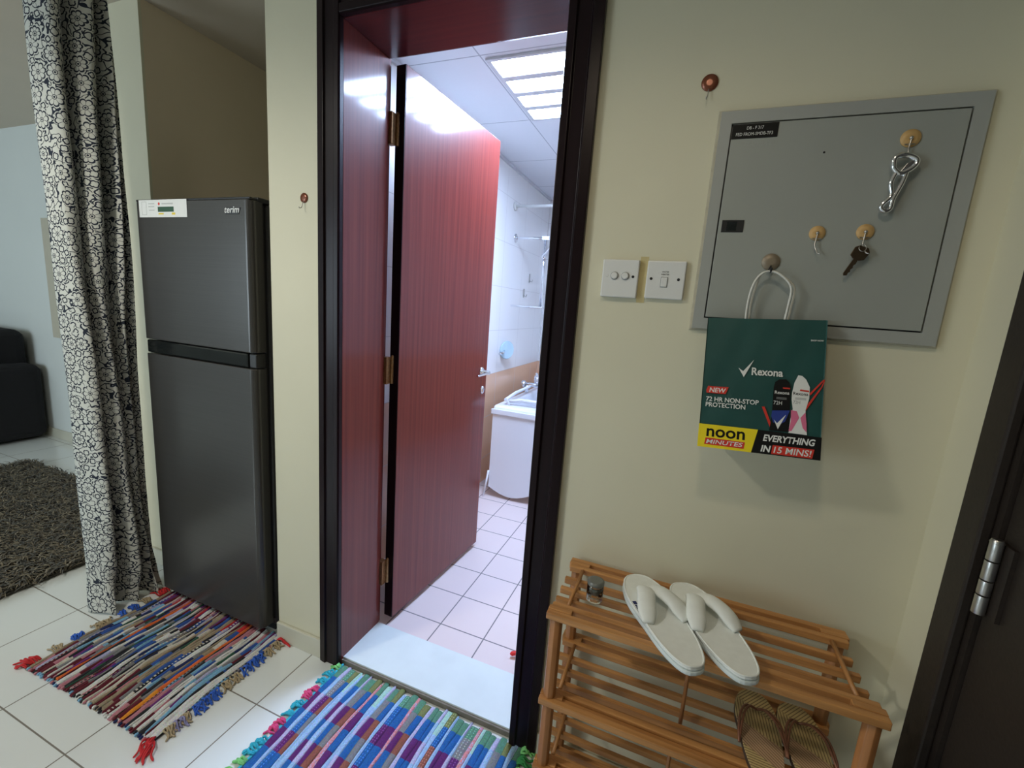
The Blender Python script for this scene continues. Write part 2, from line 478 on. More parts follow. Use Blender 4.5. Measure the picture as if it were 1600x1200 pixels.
# baseboards
struct('baseboard_front', MB().box(-1.30, -1.083, 1.088, 1.10, 0, .075), M['base'], bevel=.003)
struct('baseboard_front_right', MB().box(-.253, .515, 1.088, 1.10, 0, .075), M['base'], bevel=.003)
struct('baseboard_alcove', MB().box(-2.42, -2.07, 1.188, 1.20, 0, .075), M['base'], bevel=.003)
struct('baseboard_right', MB().box(.503, .515, .985, 1.088, 0, .075), M['base'], bevel=.003)
struct('baseboard_living_room', MB().box(-7.0, -2.42, 1.888, 1.90, 0, .075), M['base'], bevel=.003)

# threshold slab
th = MB(); th.box(-1.0, -.337, 1.112, 1.31, .0, .024); th.mi = 1; th.box(-1.0, -.337, 1.104, 1.1119, .0, .018)
struct('trim_1', th, [M['marble'], M['grout']])

# bathroom door frame (jambs and casing)
fr = thing('door_1', 'dark mahogany frame round the bathroom doorway', None, (-.67, 1.1, 0), kind='structure')
MB().box(-1.04, -1.0, 1.10, 1.312, .0, 2.085).build('jamb', M['mahog'], fr, bevel=.002)
MB().box(-1.04, -1.012, 1.3125, 1.335, .0, 2.10).build('jamb', M['mahog'], fr, bevel=.002)
MB().box(-.337, -.30, 1.10, 1.335, .0, 2.085).build('jamb', M['mahog'], fr, bevel=.002)
hd = MB(); hd.box(-1.04, -.30, 1.10, 1.312, 2.085, 2.13); hd.box(-1.012, -.337, 1.3125, 1.335, 2.097, 2.13)
hd.build('door_head', M['mahog_h'], fr, bevel=.002)


def casing_v(x0, x1, sgn):
    """profile of a casing upright: outer fillet, groove, inner bead; sgn +1 = opening lies at +x"""
    m_ = MB()
    w_ = x1 - x0
    ox, ix = (x0, x1) if sgn > 0 else (x1, x0)
    P = [(0, 0), (0, -.016), (.30, -.020), (.34, -.013), (.72, -.013), (.76, -.020), (.97, -.020), (1.0, -.014), (1.0, 0)]
    pts = [(ox + (ix - ox) * t, 1.10 + y, 0) for t, y in P]
    m_.prism(pts, (0, 0, 2.19)); return m_


casing_v(-1.083, -.999, 1).build('casing', M['frame'], fr, bevel=.0015)
casing_v(-.338, -.253, -1).build('casing', M['frame'], fr, bevel=.0015)
P = [(0, 0), (0, -.016), (.30, -.020), (.34, -.013), (.72, -.013), (.76, -.020), (.97, -.020), (1.0, -.014), (1.0, 0)]
MB().prism([(-.999, 1.10 + y, 2.19 - .105 * t) for t, y in P], (.661, 0, 0)).build('casing', M['frame_h'], fr, bevel=.0015)

# bathroom door leaf, standing open into the bathroom
HX, HY = -.960, 1.345
leaf = thing('bathroom_door', 'glossy red mahogany bathroom door standing open under the ceiling light', 'door', (HX, HY, 0), math.radians(86.1))
local(MB().box(.0006, .69, 0, .040, .035, 2.083), leaf).build('door_panel', M['mahog'], leaf, bevel=.002)
local(MB().box(-.0015, .0005, .0005, .0395, .036, 2.082), leaf).build('shaded_edge_strip', M['frame'], leaf)  # near-black strip: shade of the unlit hinge edge put into the colour
hb = MB()
hb.lathe((.635, 0, .99), [(.024, 0), (.024, -.004), (.018, -.008), (.010, -.010), (.010, -.045), (.004, -.047)], axis=(0, 1, 0), sx=.9)
hb.tube(bez([(.635, -.042, .99), (.60, -.050, .992), (.56, -.046, .988), (.525, -.040, .985)]), [.009] * 9 + [.0085] * 8 + [.0075] * 8, 10, flat=.75)
local(hb, leaf).build('lever_handle', M['chrome'], leaf)
ke = MB(); ke.lathe((.652, 0, .895), [(.021, 0), (.021, -.003), (.016, -.006), (.001, -.0065)], axis=(0, 1, 0), sx=.75)
k_ = local(ke, leaf).build('keyhole_plate', M['chrome'], leaf)
kk = MB(); kk.lathe((.652, -.0062, .901), [(.0035, 0), (.0035, -.001)], axis=(0, 1, 0)); kk.box(.6505, .6535, -.0072, -.0062, .886, .901)
local(kk, leaf).build('keyhole', M['black'], k_)
for z in (1.88, 1.058, .24):
    h = MB()
    h.cyl((-.986, 1.341, z - .05), (-.986, 1.341, z + .05), .0062, seg=14)
    h.cyl((-.986, 1.341, z + .05), (-.986, 1.341, z + .056), .0062, .003, seg=14)
    for dz in (-.03, -.01, .01, .03):
        h.tube([(-.986, 1.341, z + dz - .001), (-.986, 1.341, z + dz + .001)], .0068, 14)
    h.box(-1.0115, -.989, 1.3125 - .0005, 1.3355 + .0025, z - .05, z + .05)
    h.box(-.992, -.982, 1.3405, 1.3435, z - .05, z + .05)
    h.build('hinge', M['brass'], leaf, bevel=.0006)

# entry door on the right wall
en = thing('door_2', 'near black casing round the entry door', None, (.515, .46, 0), kind='structure')
MB().box(.497, .515, .918, .980, 0, 2.16).build('casing', M['entry'], en, bevel=.004)
MB().box(.497, .515, -.11, -.045, 0, 2.16).build('casing', M['entry'], en, bevel=.004)
MB().box(.497, .515, -.045, .918, 2.095, 2.16).build('casing', M['entry'], en, bevel=.004)
MB().box(.515, .60, .905, .93, 0, 2.10).build('jamb', M['entry'], en)
ed = thing('entry_door', 'black brown entry door with a steel hinge at the right edge', 'door', (.55, .46, 0))
MB().box(.520, .562, -.03, .9025, .008, 2.09).build('door_panel', M['entry'], ed, bevel=.004)
h = MB(); zc = .945
for a, b in ((-.062, -.030), (-.028, -.004), (-.002, .030), (.032, .062)):
    h.cyl((.505, .886, zc + a), (.505, .886, zc + b), .0085, seg=18)
h.cyl((.505, .886, zc + .062), (.505, .886, zc + .068), .0095, .007, seg=18)
hg = h.build('hinge', M['steel'], ed, bevel=.0006)
MB().box(.5135, .5198, .862, .902, zc - .062, zc + .062).build('hinge_plate', M['entry'], hg)

# ================================================================ BATHROOM
lt = thing('ceiling_light', 'square four cell fluorescent ceiling light glowing bluish white', 'ceiling light', (-.57, 2.06, BH))
f = MB(); fx0, fx1, fy0, fy1 = -.875, -.305, 1.775, 2.345
f.box(fx0 - .01, fx1 + .01, fy0 - .01, fy0 + .008, BH - .010, BH - .0005); f.box(fx0 - .01, fx1 + .01, fy1 - .008, fy1 + .01, BH - .010, BH - .0005)
f.box(fx0 - .01, fx0 + .010, fy0 + .008, fy1 - .008, BH - .010, BH - .0005); f.box(fx1 - .010, fx1 + .01, fy0 + .008, fy1 - .008, BH - .010, BH - .0005)
f.build('light_frame', M['tile_trim'], lt, bevel=.002)
n = 4; cw = (fy1 - fy0) / n
for i in range(n):
    a = fy0 + i * cw
    if i:
        MB().box(fx0 + .010, fx1 - .010, a - .020, a + .020, BH - .014, BH - .0005).build('louvre', M['tile_trim'], lt, bevel=.003)
    c = MB(); x0, x1, y0, y1 = fx0 + .014, fx1 - .014, a + .022, a + cw - .022; r = .025
    pts = []
    for cx, cy, s0 in ((x1 - r, y1 - r, 0), (x0 + r, y1 - r, 90), (x0 + r, y0 + r, 180), (x1 - r, y0 + r, 270)):
        for k in range(5):
            t = math.radians(s0 + k * 22.5); pts.append((cx + r * math.cos(t), cy + r * math.sin(t), BH - .007))
    c.prism(pts, (0, 0, .005)); c.build('light_cell', M['cell'], lt)

tb = thing('bathtub', 'white bathtub with a flat end panel at the back of the bathroom', 'bathtub', (-.8, 3.3, .012))
t = MB()   # basin: rim + bowl
outer = [(-1.13, 2.66), (-.42, 2.66), (-.42, 3.98), (-1.13, 3.98)]
inner = [(-1.06, 2.78), (-.50, 2.78), (-.50, 3.90), (-1.06, 3.90)]
low = [(-1.00, 2.92), (-.56, 2.92), (-.56, 3.80), (-1.00, 3.80)]
ov = [t.bm.verts.new((x, y, .66)) for x, y in outer]; iv = [t.bm.verts.new((x, y, .665)) for x, y in inner]
lv = [t.bm.verts.new((x, y, .25)) for x, y in low]; od = [t.bm.verts.new((x, y, .60)) for x, y in outer]
for i in range(4):
    j = (i + 1) % 4
    t.bm.faces.new((ov[i], ov[j], iv[j], iv[i])); t.bm.faces.new((iv[i], iv[j], lv[j], lv[i])); t.bm.faces.new((od[i], od[j], ov[j], ov[i]))
t.bm.faces.new(lv)
t.build('basin', M['tub'], tb, bevel=.018, seg=4)
rim = MB(); rim.tube([(-1.06, 2.70, .70), (-1.065, 2.9, .715), (-1.065, 3.4, .72), (-1.06, 3.9, .72)], .012, 10)
rim.tube([(-1.04, 2.72, .69), (-.95, 2.73, .705), (-.7, 2.73, .705), (-.45, 2.73, .705)], .012, 10)
rim.tube([(-1.04, 2.72, .66), (-1.04, 2.72, .69)], .012, 10)
rim.build('grab_rail', M['tub'], tb)
pn = MB(); N = 16     # end apron with a lower edge that sags in the middle
top = [(-1.125 + .70 * i / N, 2.650, .64) for i in range(N + 1)]
bot = [(-1.125 + .70 * i / N, 2.650, .085 - .05 * math.sin(PI * min(1, i / N * 2.2)) ** 1) for i in range(N + 1)]
pn.prism(top + bot[::-1], (0, .012, 0)); pn.build('end_panel', M['tub'], tb)
pr = MB(); pr.box(-1.135, -.425, 2.640, 2.6499, .605, .64); pr.build('panel_lip', M['tub'], tb, bevel=.003)
MB().tube([(-1.128, 2.645, .20), (-1.150, 2.63, .012)], .007, 8).build('leg', M['tub'], tb)

sh = thing('shower_rail', 'chrome shower rail with hand shower and wall arm above the bathtub', 'shower rail', (-1.03, 3.2, 1.33))
MB().cyl((-1.03, 3.2, 1.33), (-1.03, 3.2, 1.85), .011).build('rail', M['chrome'], sh)
a = MB(); a.cyl((-1.269, 3.2, 1.833), (-1.00, 3.2, 1.833), .009); a.lathe((-1.2695, 3.2, 1.833), [(.032, 0), (.032, .008), (.012, .016)], axis=(1, 0, 0))
a.box(-1.055, -.995, 3.185, 3.215, 1.82, 1.85)
a.build('wall_arm', M['chrome'], sh, bevel=.002)
a = MB(); a.box(-1.10, -1.0, 3.16, 3.21, 1.325, 1.337); a.cyl((-1.269, 3.2, 1.331), (-1.03, 3.2, 1.331), .008); a.build('soap_shelf', M['chrome'], sh, bevel=.003)
a = MB(); a.lathe((-1.03, 3.19, 1.70), [(.018, -.018), (.018, .018)], seg=18)
a.build('slider', M['chrome'], sh)
hs = MB(); hs.tube(bez([(-1.03, 3.17, 1.70), (-.98, 3.15, 1.75), (-.93, 3.12, 1.80), (-.90, 3.10, 1.815)]), .010, 10)
hs.lathe((-.90, 3.09, 1.80), [(.01, .02), (.045, .01), (.048, 0), (.04, -.006)], axis=(.3, .2, 1)); hs.build('hand_shower', M['chrome'], sh)
MB().tube(bez([(-1.03, 3.18, 1.68), (-1.005, 3.18, 1.3), (-.995, 3.19, 1.0), (-.985, 3.2, .76)]), .005, 8).build('hose', M['chrome'], sh)

mxr = thing('bath_mixer_tap', 'chrome bath mixer tap with two knobs on the bathtub rim', 'tap', (-1.03, 3.2, .72))
a = MB(); a.cyl((-1.10, 3.2, .735), (-.93, 3.2, .735), .017); a.cyl((-1.085, 3.2, .668), (-1.085, 3.2, .735), .014); a.build('tap_body', M['chrome'], mxr)
for x in (-1.115, -.925):
    MB().lathe((x, 3.2, .735), [(.02, -.018), (.028, -.01), (.028, .01), (.02, .018)], axis=(1, 0, 0), seg=8).build('knob', M['chrome'], mxr)
MB().tube(bez([(-1.02, 3.2, .745), (-1.02, 3.19, .80), (-1.0, 3.16, .83), (-.98, 3.12, .81), (-.98, 3.11, .785)]), .010, 10).build('spout', M['chrome'], mxr)

mr = thing('wall_mirror', 'small round blue tinted shaving mirror on a chrome arm on the tiled wall', 'mirror', (-1.27, 3.05, .99))
a = MB(); a.lathe((-1.2695, 3.10, .99), [(.03, 0), (.03, .01), (.012, .018)], axis=(1, 0, 0)); a.tube([(-1.255, 3.10, .99), (-1.22, 3.0, .985), (-1.22, 2.92, .98)], .009, 8); a.build('arm', M['chrome'], mr)
MB().lathe((-1.235, 3.10, .995), [(.065, -.006), (.07, 0), (.065, .006)], axis=(1, -.5, 0)).build('disc', plain('bluish_plastic', (.50, .68, .80), .2), mr)
for y, z, s in ((3.587, 1.569, 'upper'), (3.472, 1.44, 'lower')):
    hk = MB(); hk.box(-1.2695, -1.262, y - .008, y + .008, z - .035, z + .035); hk.tube([(-1.262, y, z - .02), (-1.245, y, z - .03), (-1.24, y, z - .01)], .003, 6)
    tag(hk.build('wall_hook', M['steel'], origin=(-1.2695, y, z)), 'small steel hook on the white bathroom tiles, %s of the two' % s, 'hook', 'hooks on the bathroom tiles')
rd = MB(); rd.cyl((-1.27 + .001, 3.15, 2.05), (-.45, 3.15, 2.05), .011); rd.lathe((-1.2695, 3.15, 2.05), [(.03, 0), (.03, .01), (.014, .014)], axis=(1, 0, 0))
tag(rd.build('shower_curtain_rod', M['white'], origin=(-1.2695, 3.15, 2.05)), 'white rod near the ceiling over the bathtub', 'rod')
rr_ = MB(); rr_.tube(bez([(-.449, 1.392, .024), (-.436, 1.398, .030), (-.350, 1.44, .030), (-.320, 1.44, .03)]), [.008] * 9 + [.012] * 8 + [.013] * 8, 8)
rr_.tube(bez([(-.375, 1.385, .024), (-.35, 1.40, .025), (-.32, 1.40, .025)]), .011, 8)
tag(rr_.build('red_plastic_object', M['red'], origin=(-.335, 1.40, .012)), 'sliver of a red plastic object on the bathroom floor at the door jamb', 'plastic object')  # unidentified red plastic thing, only a sliver shows

# ================================================================ HALL CEILING LAMP AND ADDED FILL LAMP
for i, (x, y, lab) in enumerate(((-.12, .10, 'round recessed ceiling downlight above the hall doorways'), (-1.72, -.15, 'added round fill lamp on the unseen ceiling further back in the hall'))):  # second entry houses the added rear fill spot
    d = thing('downlight', lab, 'ceiling light', (x, y, H), group='ceiling downlights')
    MB().lathe((x, y, H - .001), [(.055, 0), (.058, -.006), (.050, -.010)]).build('bezel', M['white'], d)
    MB().lathe((x, y, H - .011), [(.045, 0), (.045, -.002)]).build('lens', M['downglow'], d)

# ================================================================ LIVING ROOM (left)
so = thing('sofa', 'black fabric sofa against the pale far wall', 'sofa', (-5.7, 1.4, 0))
MB().box(-6.7, -4.74, 1.0, 1.86, .03, .38).build('base', M['sofa'], so, bevel=.04, seg=3)
MB().box(-6.7, -4.93, .98, 1.60, .381, .53).build('seat_cushion', M['sofa'], so, bevel=.05, seg=4)
MB().box(-6.65, -4.86, 1.56, 1.86, .40, .87).build('backrest', M['sofa'], so, bevel=.07, seg=4)
MB().box(-4.93, -4.70, .98, 1.87, .02, .61).build('armrest', M['sofa'], so, bevel=.06, seg=4)
MB().box(-6.95, -6.7, .98, 1.87, .02, .61).build('armrest', M['sofa'], so, bevel=.06, seg=4)
MB().box(-4.52, -4.36, 1.875, 1.899, .84, 1.72).build('wall_board', M['beige'], origin=(-4.44, 1.9, 1.28))
tag(bpy.data.objects['wall_board'], 'narrow beige board on the far wall beside the curtain', 'board')

# shag rug
SR = thing('shag_rug', 'shaggy grey brown rug on the tiles of the living room', 'rug', (-3.3, .7, 0))
MB().box(-4.12, -2.45, -.1, 1.52, .001, .012).build('backing', plain('rug_backing', (.06, .055, .045), .95), SR)
verts, faces, mi = [], [], []
rs = random.Random(3)
for i in range(34000):
    x = rs.uniform(-4.13, -2.44); y = rs.uniform(.15, 1.53); z = .010
    a = rs.gauss(-2.2, .9); L = rs.uniform(.035, .07); w_ = rs.uniform(.0016, .0032); hgt = rs.uniform(.012, .034)
    dx, dy = math.cos(a), math.sin(a); nx, ny = -dy * w_, dx * w_
    b = len(verts)
    for t, zz, ws in ((0, 0, 1), (.35, 1, 1), (.75, 1.05, .9), (1, .7, .3)):
        px, py = x + dx * L * t, y + dy * L * t; pz = z + hgt * zz
        verts += [(px - nx * ws, py - ny * ws, pz), (px + nx * ws, py + ny * ws, pz)]
    for k in range(3): faces.append((b + 2 * k, b + 2 * k + 1, b + 2 * k + 3, b + 2 * k + 2)); mi.append(i % 4)
me = bpy.data.meshes.new('pile'); me.from_pydata([(x + 3.3, y - .7, z) for x, y, z in verts], [], faces)
for nme, c in (('pile_brown', (.17, .14, .095)), ('pile_grey', (.12, .115, .10)), ('pile_dark', (.05, .045, .035)), ('pile_sand', (.26, .22, .15))):
    me.materials.append(plain(nme, c, .6, var=.15))
me.polygons.foreach_set('material_index', mi)
o = bpy.data.objects.new('pile', me); C.objects.link(o); o.parent = SR; o['kind'] = 'stuff'

# curtain in the opening between hall and living room
cu = thing('curtain', 'cream curtain with blue black flower print hanging beside the refrigerator', 'curtain', (-2.0, .97, 0))
bm = bmesh.new(); uvl = bm.loops.layers.uv.new('UVMap')
knots = [.09, .40, .72, .90, 1.0]; depth = [.085, .090, .075, .050]
NS = 150; NZ = 110; ztop = 2.335
grid = []
rs = random.Random(5)


def cpath(s, z):
    # s 0..1 over four pleats
    q = s * 4; k = min(3, int(q)); t = q - k
    f0 = knots[k] + (knots[k + 1] - knots[k]) * t
    tw = .012 * math.sin(z * 2.1 + k * 1.9)
    spread = 1 + .06 * max(0, (.5 - z)) * 2
    y = .866 + (f0 - .0) * .228 * spread + tw * .4
    bul = abs(math.sin(PI * t)) ** .62
    x = -2.075 + depth[k] * bul * (1 + .25 * math.sin(z * 3 + k)) + .004 * math.sin(z * 9 + s * 30)
    if k == 0 and t < .25: x -= .02 * (1 - t / .25)
    if z < .16:                      # the hem piles up on the floor
        g = (.16 - z) / .16
        x += .02 * g * math.sin(q * 2.3 + 1) + .02 * g * g; y += -.02 * g * (1 - s) + .012 * g * math.sin(q * 6)
    x += .010 * math.sin(z * 38) * max(0, (.35 - z)) * 2 * math.sin(q * 3)
    return x, y


for i in range(NZ + 1):
    z = .006 + (ztop - .006) * (i / NZ) ** 1.15
    row = []; px = None; acc = 0
    for j in range(NS + 1):
        x, y = cpath(j / NS, z)
        if px: acc += math.hypot(x - px[0], y - px[1]) if i == 0 else 0
        px = (x, y)
        row.append((bm.verts.new((x, y, z + (.006 * math.sin(j * .33) if i == 0 else 0))), j))
    grid.append(row)
ulen = [0]
for j in range(NS):
    a_, b_ = cpath(j / NS, 1.2), cpath((j + 1) / NS, 1.2); ulen.append(ulen[-1] + math.hypot(a_[0] - b_[0], a_[1] - b_[1]))
for i in range(NZ):
    for j in range(NS):
        q = [grid[i][j][0], grid[i][j + 1][0], grid[i + 1][j + 1][0], grid[i + 1][j][0]]
        f = bm.faces.new(q); f.smooth = True
        for lp, (ii, jj) in zip(f.loops, ((i, j), (i, j + 1), (i + 1, j + 1), (i + 1, j))):
            lp[uvl].uv = (ulen[jj] + .2, grid[ii][jj][0].co.z)
bmesh.ops.translate(bm, verts=bm.verts, vec=(2.0, -.97, 0))
me = bpy.data.meshes.new('cloth'); bm.to_mesh(me); bm.free(); me.materials.append(M['floral'])
o = bpy.data.objects.new('cloth', me); C.objects.link(o); o.parent = cu
sm = o.modifiers.new('thick', 'SOLIDIFY'); sm.thickness = .0015
cr = thing('curtain_rod', 'dark curtain rod under the ceiling above the flowered curtain', 'curtain rod', (-2.02, 0, 2.31))
MB().cyl((-2.02, -1.4, 2.345), (-2.02, 1.12, 2.345), .008).build('rod', M['black'], cr)
MB().lathe((-2.02, 1.12, 2.345), [(.012, -.01), (.015, 0), (.008, .012)], axis=(0, 1, 0)).build('finial', M['black'], cr)
for y in (1.08, -1.3):
    b = MB(); b.box(-2.03, -2.01, y - .01, y + .01, 2.350, H - .0005); b.box(-2.045, -1.995, y - .02, y + .02, H - .008, H - .0005)
    b.build('bracket', M['black'], cr, bevel=.002)

# ================================================================ REFRIGERATOR
fg = thing('refrigerator', 'dark steel two door refrigerator standing in the alcove', 'refrigerator', (-1.62, 1.4, 0))
FX0, FX1, FY = -1.915, -1.338, 1.058
MB().box(FX0, FX1 + .008, FY + .058, 1.68, .03, 1.595).build('body', M['fridge_side'], fg, bevel=.008)


def fdoor(z0, z1):
    m_ = MB(); r = .022; n_ = 6; yb = FY + .050
    pts = [(FX0, yb, z0)]
    for k in range(n_ + 1):
        t = PI + PI / 2 * k / n_; pts.append((FX0 + r * .5 + r * .5 * math.cos(t), FY + r * .5 + r * .5 * math.sin(t), z0))
    for k in range(n_ + 1):
        t = -PI / 2 + PI / 2 * k / n_; pts.append((FX1 - r + r * math.cos(t), FY + r + r * math.sin(t), z0))
    pts.append((FX1, yb, z0)); m_.prism(pts, (0, 0, z1 - z0)); return m_


fz = fdoor(1.103, 1.600).build('freezer_door', M['fridge'], fg, bevel=.003)
fd = fdoor(.048, 1.048).build('fridge_door', M['fridge'], fg, bevel=.003)
g = MB(); g.box(FX0 + .004, FX1 - .004, FY + .050, FY + .058, .06, 1.59); g.build('door_gasket', M['black'], fg)
g = MB(); g.box(FX0 + .001, FX1 - .035, FY + .004, FY + .048, 1.050, 1.100); g.build('handle_recess', M['gloss_black'], fd, bevel=.006)
g = MB(); g.box(FX1 - .035, FX1 - .001, FY + .010, FY + .048, 1.050, 1.100); g.build('handle_cap', M['fridge_side'], fd, bevel=.004)
g = MB(); g.box(FX0 + .001, FX1 - .001, FY + .002, FY + .05, 1.600, 1.607); g.build('door_cap', M['black'], fz, bevel=.002)
g = MB(); g.box(FX1 - .06, FX1 + .002, FY + .03, FY + .12, 1.596, 1.612); g.build('hinge_cover', M['black'], fg, bevel=.004)
g = MB(); g.box(FX0 + .01, FX1 - .01, FY + .065, 1.66, .0, .03); g.build('foot', M['black'], fg)
# badge
bd = MB(); bd.prism([(-1.452, FY, 1.570), (-1.447, FY, 1.553), (-1.385, FY, 1.553), (-1.376, FY, 1.574), (-1.40, FY, 1.570), (-1.42, FY, 1.576)], (0, -.0015, 0))
bo = bd.build('badge', M['black'], fz, bevel=.0005)
text('lettering', 'terim', M['white'], bo, (-1.452, FY - .0020, 1.5575), (1, 0, 0), (0, 0, 1), .068, .019, .25, .012)
# energy label: the print is part of the label's own surface
el = MB(); y = FY - .0014
el.prism([(-1.892, FY - .0006, 1.545), (-1.634, FY - .0006, 1.545), (-1.634, FY - .0006, 1.604), (-1.892, FY - .0006, 1.604)], (0, -.0008, 0))
el.mi = 1; el.box(-1.787, -1.702, y - .0003, y, 1.563, 1.580)
el.mi = 2; el.box(-1.785, -1.757, y - .0003, y, 1.554, 1.559); el.box(-1.713, -1.695, y - .0003, y, 1.553, 1.560)
el.mi = 3
for a_, b_, c_, d_ in ((-1.876, -1.850, 1.553, 1.598), (-1.838, -1.805, 1.590, 1.592), (-1.838, -1.806, 1.580, 1.582), (-1.835, -1.806, 1.568, 1.570)):
    for e in ((a_, a_ + .0008, c_, d_), (b_ - .0008, b_, c_, d_), (a_, b_, c_, c_ + .0008), (a_, b_, d_ - .0008, d_)): el.box(e[0], e[1], y - .0003, y, e[2], e[3])
for z_ in (1.591, 1.588): el.box(-1.765, -1.705, y - .0003, y, z_, z_ + .0012)
el.mi = 4; el.lathe((-1.780, y, 1.590), [(.005, 0), (.005, -.0003)], axis=(0, 1, 0), seg=14)
el.build('energy_label', [M['paper'], M['greenprint'], M['yellowprint'], M['greyprint'], M['bagred']], fz)

# ================================================================ RAG RUGS
def rag_rug(name, label, loc, rot, Wd, Ln, nst, colour, seed, amp=.0035, thin=(), wob=.30):
    """x across the strips, y along them; one woven body"""
    root = thing(name, label, 'rug', loc, rot, group='rag rugs')
    r_ = random.Random(seed)
    NX, NY = nst * 8, 150
    wid = [r_.uniform(.55, .85) if k in thin else r_.uniform(.9, 1.5) for k in range(nst)] if thin else [r_.uniform(.5, 1.5) for _ in range(nst)]; tot = sum(wid); ed_ = [0]
    for w2 in wid: ed_.append(ed_[-1] + w2 / tot)
    ph = [(r_.uniform(0, 6), r_.uniform(5, 13), r_.uniform(.0, wob) / nst) for _ in range(nst + 1)]
    endj = [r_.uniform(-.010, .010) for _ in range(nst + 1)]
    vs, fs, cols = [], [], []
    for j in range(NY + 1):
        v = j / NY
        for i in range(NX + 1):
            k, t = min(nst - 1, i // 8), (i % 8) / 8
            if i == NX: k, t = nst - 1, 1
            e0 = ed_[k] + (ph[k][2] * math.sin(v * ph[k][1] + ph[k][0]) if 0 < k else 0)
            e1 = ed_[k + 1] + (ph[k + 1][2] * math.sin(v * ph[k + 1][1] + ph[k + 1][0]) if k + 1 < nst else 0)
            x = (e0 + (e1 - e0) * t) * Wd
            x += .006 * math.sin(v * 7 + seed)
            endf = endj[k] * (abs(v - .5) * 2) ** 8
            z = .004 + amp * math.sin(PI * t) ** .6 + .0008 * math.sin(v * Ln * 900) * 0 + .001 * math.sin(v * 40 + k * 2.1)
            if j in (0, NY) : z = .0005
            vs.append((x - Wd / 2, v * Ln - Ln / 2 + endf, z + .003 * max(0, math.sin(x * 9 + v * 5))))
    for j in range(NY):
        for i in range(NX):
            a = j * (NX + 1) + i; fs.append((a, a + 1, a + NX + 2, a + NX + 1))
            k = min(nst - 1, i // 8)
            cols.append(colour(k, (j + .5) / NY, (i % 8), r_))
    n0 = len(vs)
    vs += [(-Wd / 2, -Ln / 2, .0), (Wd / 2, -Ln / 2, .0), (Wd / 2, Ln / 2, .0), (-Wd / 2, Ln / 2, .0)]
    me = bpy.data.meshes.new('woven_body'); me.from_pydata(vs, [], fs)
    ca = me.color_attributes.new('dye', 'FLOAT_COLOR', 'CORNER')
    buf = []
    for c in cols: buf += [c[0], c[1], c[2], 1] * 4
    ca.data.foreach_set('color', buf); me.materials.append(M['rag'])
    for p_ in me.polygons: p_.use_smooth = True
    o = bpy.data.objects.new('woven_body', me); C.objects.link(o); o.parent = root
    return root


def knots_end(root, Wd, Ln, y, nst, colour, seed, name='end_knots'):
    r_ = random.Random(seed); m_ = MB(); mats = []
    for k in range(nst):
        x = -Wd / 2 + Wd * (k + .5) / nst; c = colour(r_)
        m_.mi = c
        m_.lathe((x, y + r_.uniform(-.004, .004), .006), [(.001, -.006), (.0036, -.004), (.0046, 0), (.0036, .004), (.001, .006)], axis=(0, 1, 0), seg=8)
    return m_


COL = dict(burg=(.12, .010, .022), dark=(.022, .022, .028), pink=(.50, .20, .24), cream=(.62, .58, .50), white=(.70, .70, .68), blue=(.03, .09, .34), sky=(.20, .42, .62),
           navy=(.012, .022, .10), grey=(.22, .22, .23), tan=(.34, .27, .18), orange=(.72, .15, .03), green=(.025, .085, .055), lilac=(.42, .42, .62), purple=(.16, .03, .18),
           teal=(.02, .22, .27), olive=(.20, .22, .08), mint=(.42, .68, .60), lav=(.52, .50, .72), rose=(.74, .28, .30), red=(.60, .03, .03), ltblue=(.36, .55, .80), sage=(.10, .26, .17),
           royal=(.015, .12, .38), plum=(.12, .018, .14), brick=(.28, .09, .06))
NS1 = 58
cr1 = random.Random(21)
solid1, breaks = {}, {}
for k in range(NS1):
    q = cr1.random()
    breaks[k] = [cr1.uniform(0, 1) for _ in range(3)] + [cr1.random()]
    if q < .30: solid1[k] = ['cream', 'white', 'white', 'tan'][cr1.randrange(4)]
    elif q < .38: solid1[k] = ['sky', 'lilac', 'pink', 'green'][cr1.randrange(4)]
for k in (13, 44): solid1[k] = 'orange'
bandp1 = [['burg', 'burg', 'pink', 'burg', 'dark'], ['burg', 'dark', 'purple', 'pink', 'grey'], ['grey', 'sky', 'blue', 'grey', 'dark'], ['blue', 'navy', 'blue', 'sky', 'grey'], ['dark', 'grey', 'green', 'tan', 'grey'], ['navy', 'blue', 'dark', 'lilac', 'blue'], ['burg', 'purple', 'pink', 'burg', 'red']]


def col1(k, v, sub, r_):
    br = breaks[k]
    if k in solid1:
        c = COL[solid1[k]]
        if k in (13, 44) and v < .25 and k == 44: c = (.78, .28, .02)
        elif solid1[k] != 'orange' and br[0] < v < br[0] + .16: c = COL[['blue', 'burg', 'dark', 'lilac'][k % 4]]
    else:
        b = max(0, min(6, int(v * 7 + .30 * math.sin(k * 1.7) + (br[3] - .5) * .5)))
        c = COL[bandp1[b][(k * 7 + b * 3) % 5]]
        if br[1] < v < br[1] + .10: c = COL[['white', 'sky', 'dark', 'cream'][k % 4]]
        if (k % 6 == 3) and int(v * 80) % 2 and 2 <= sub <= 5: c = COL['cream'] if k % 12 == 3 else COL['dark']
    if sub in (0, 7) and k % 3 == 0: c = tuple(x * .6 for x in c)
    return tuple(x * r_.uniform(.85, 1.1) for x in c)


R1 = rag_rug('rag_rug', 'multicoloured rag rug with red and blue tassels in front of the refrigerator', (-1.605, .872, .0), math.radians(0.8), .640, .455, NS1, col1, 2, wob=.62)


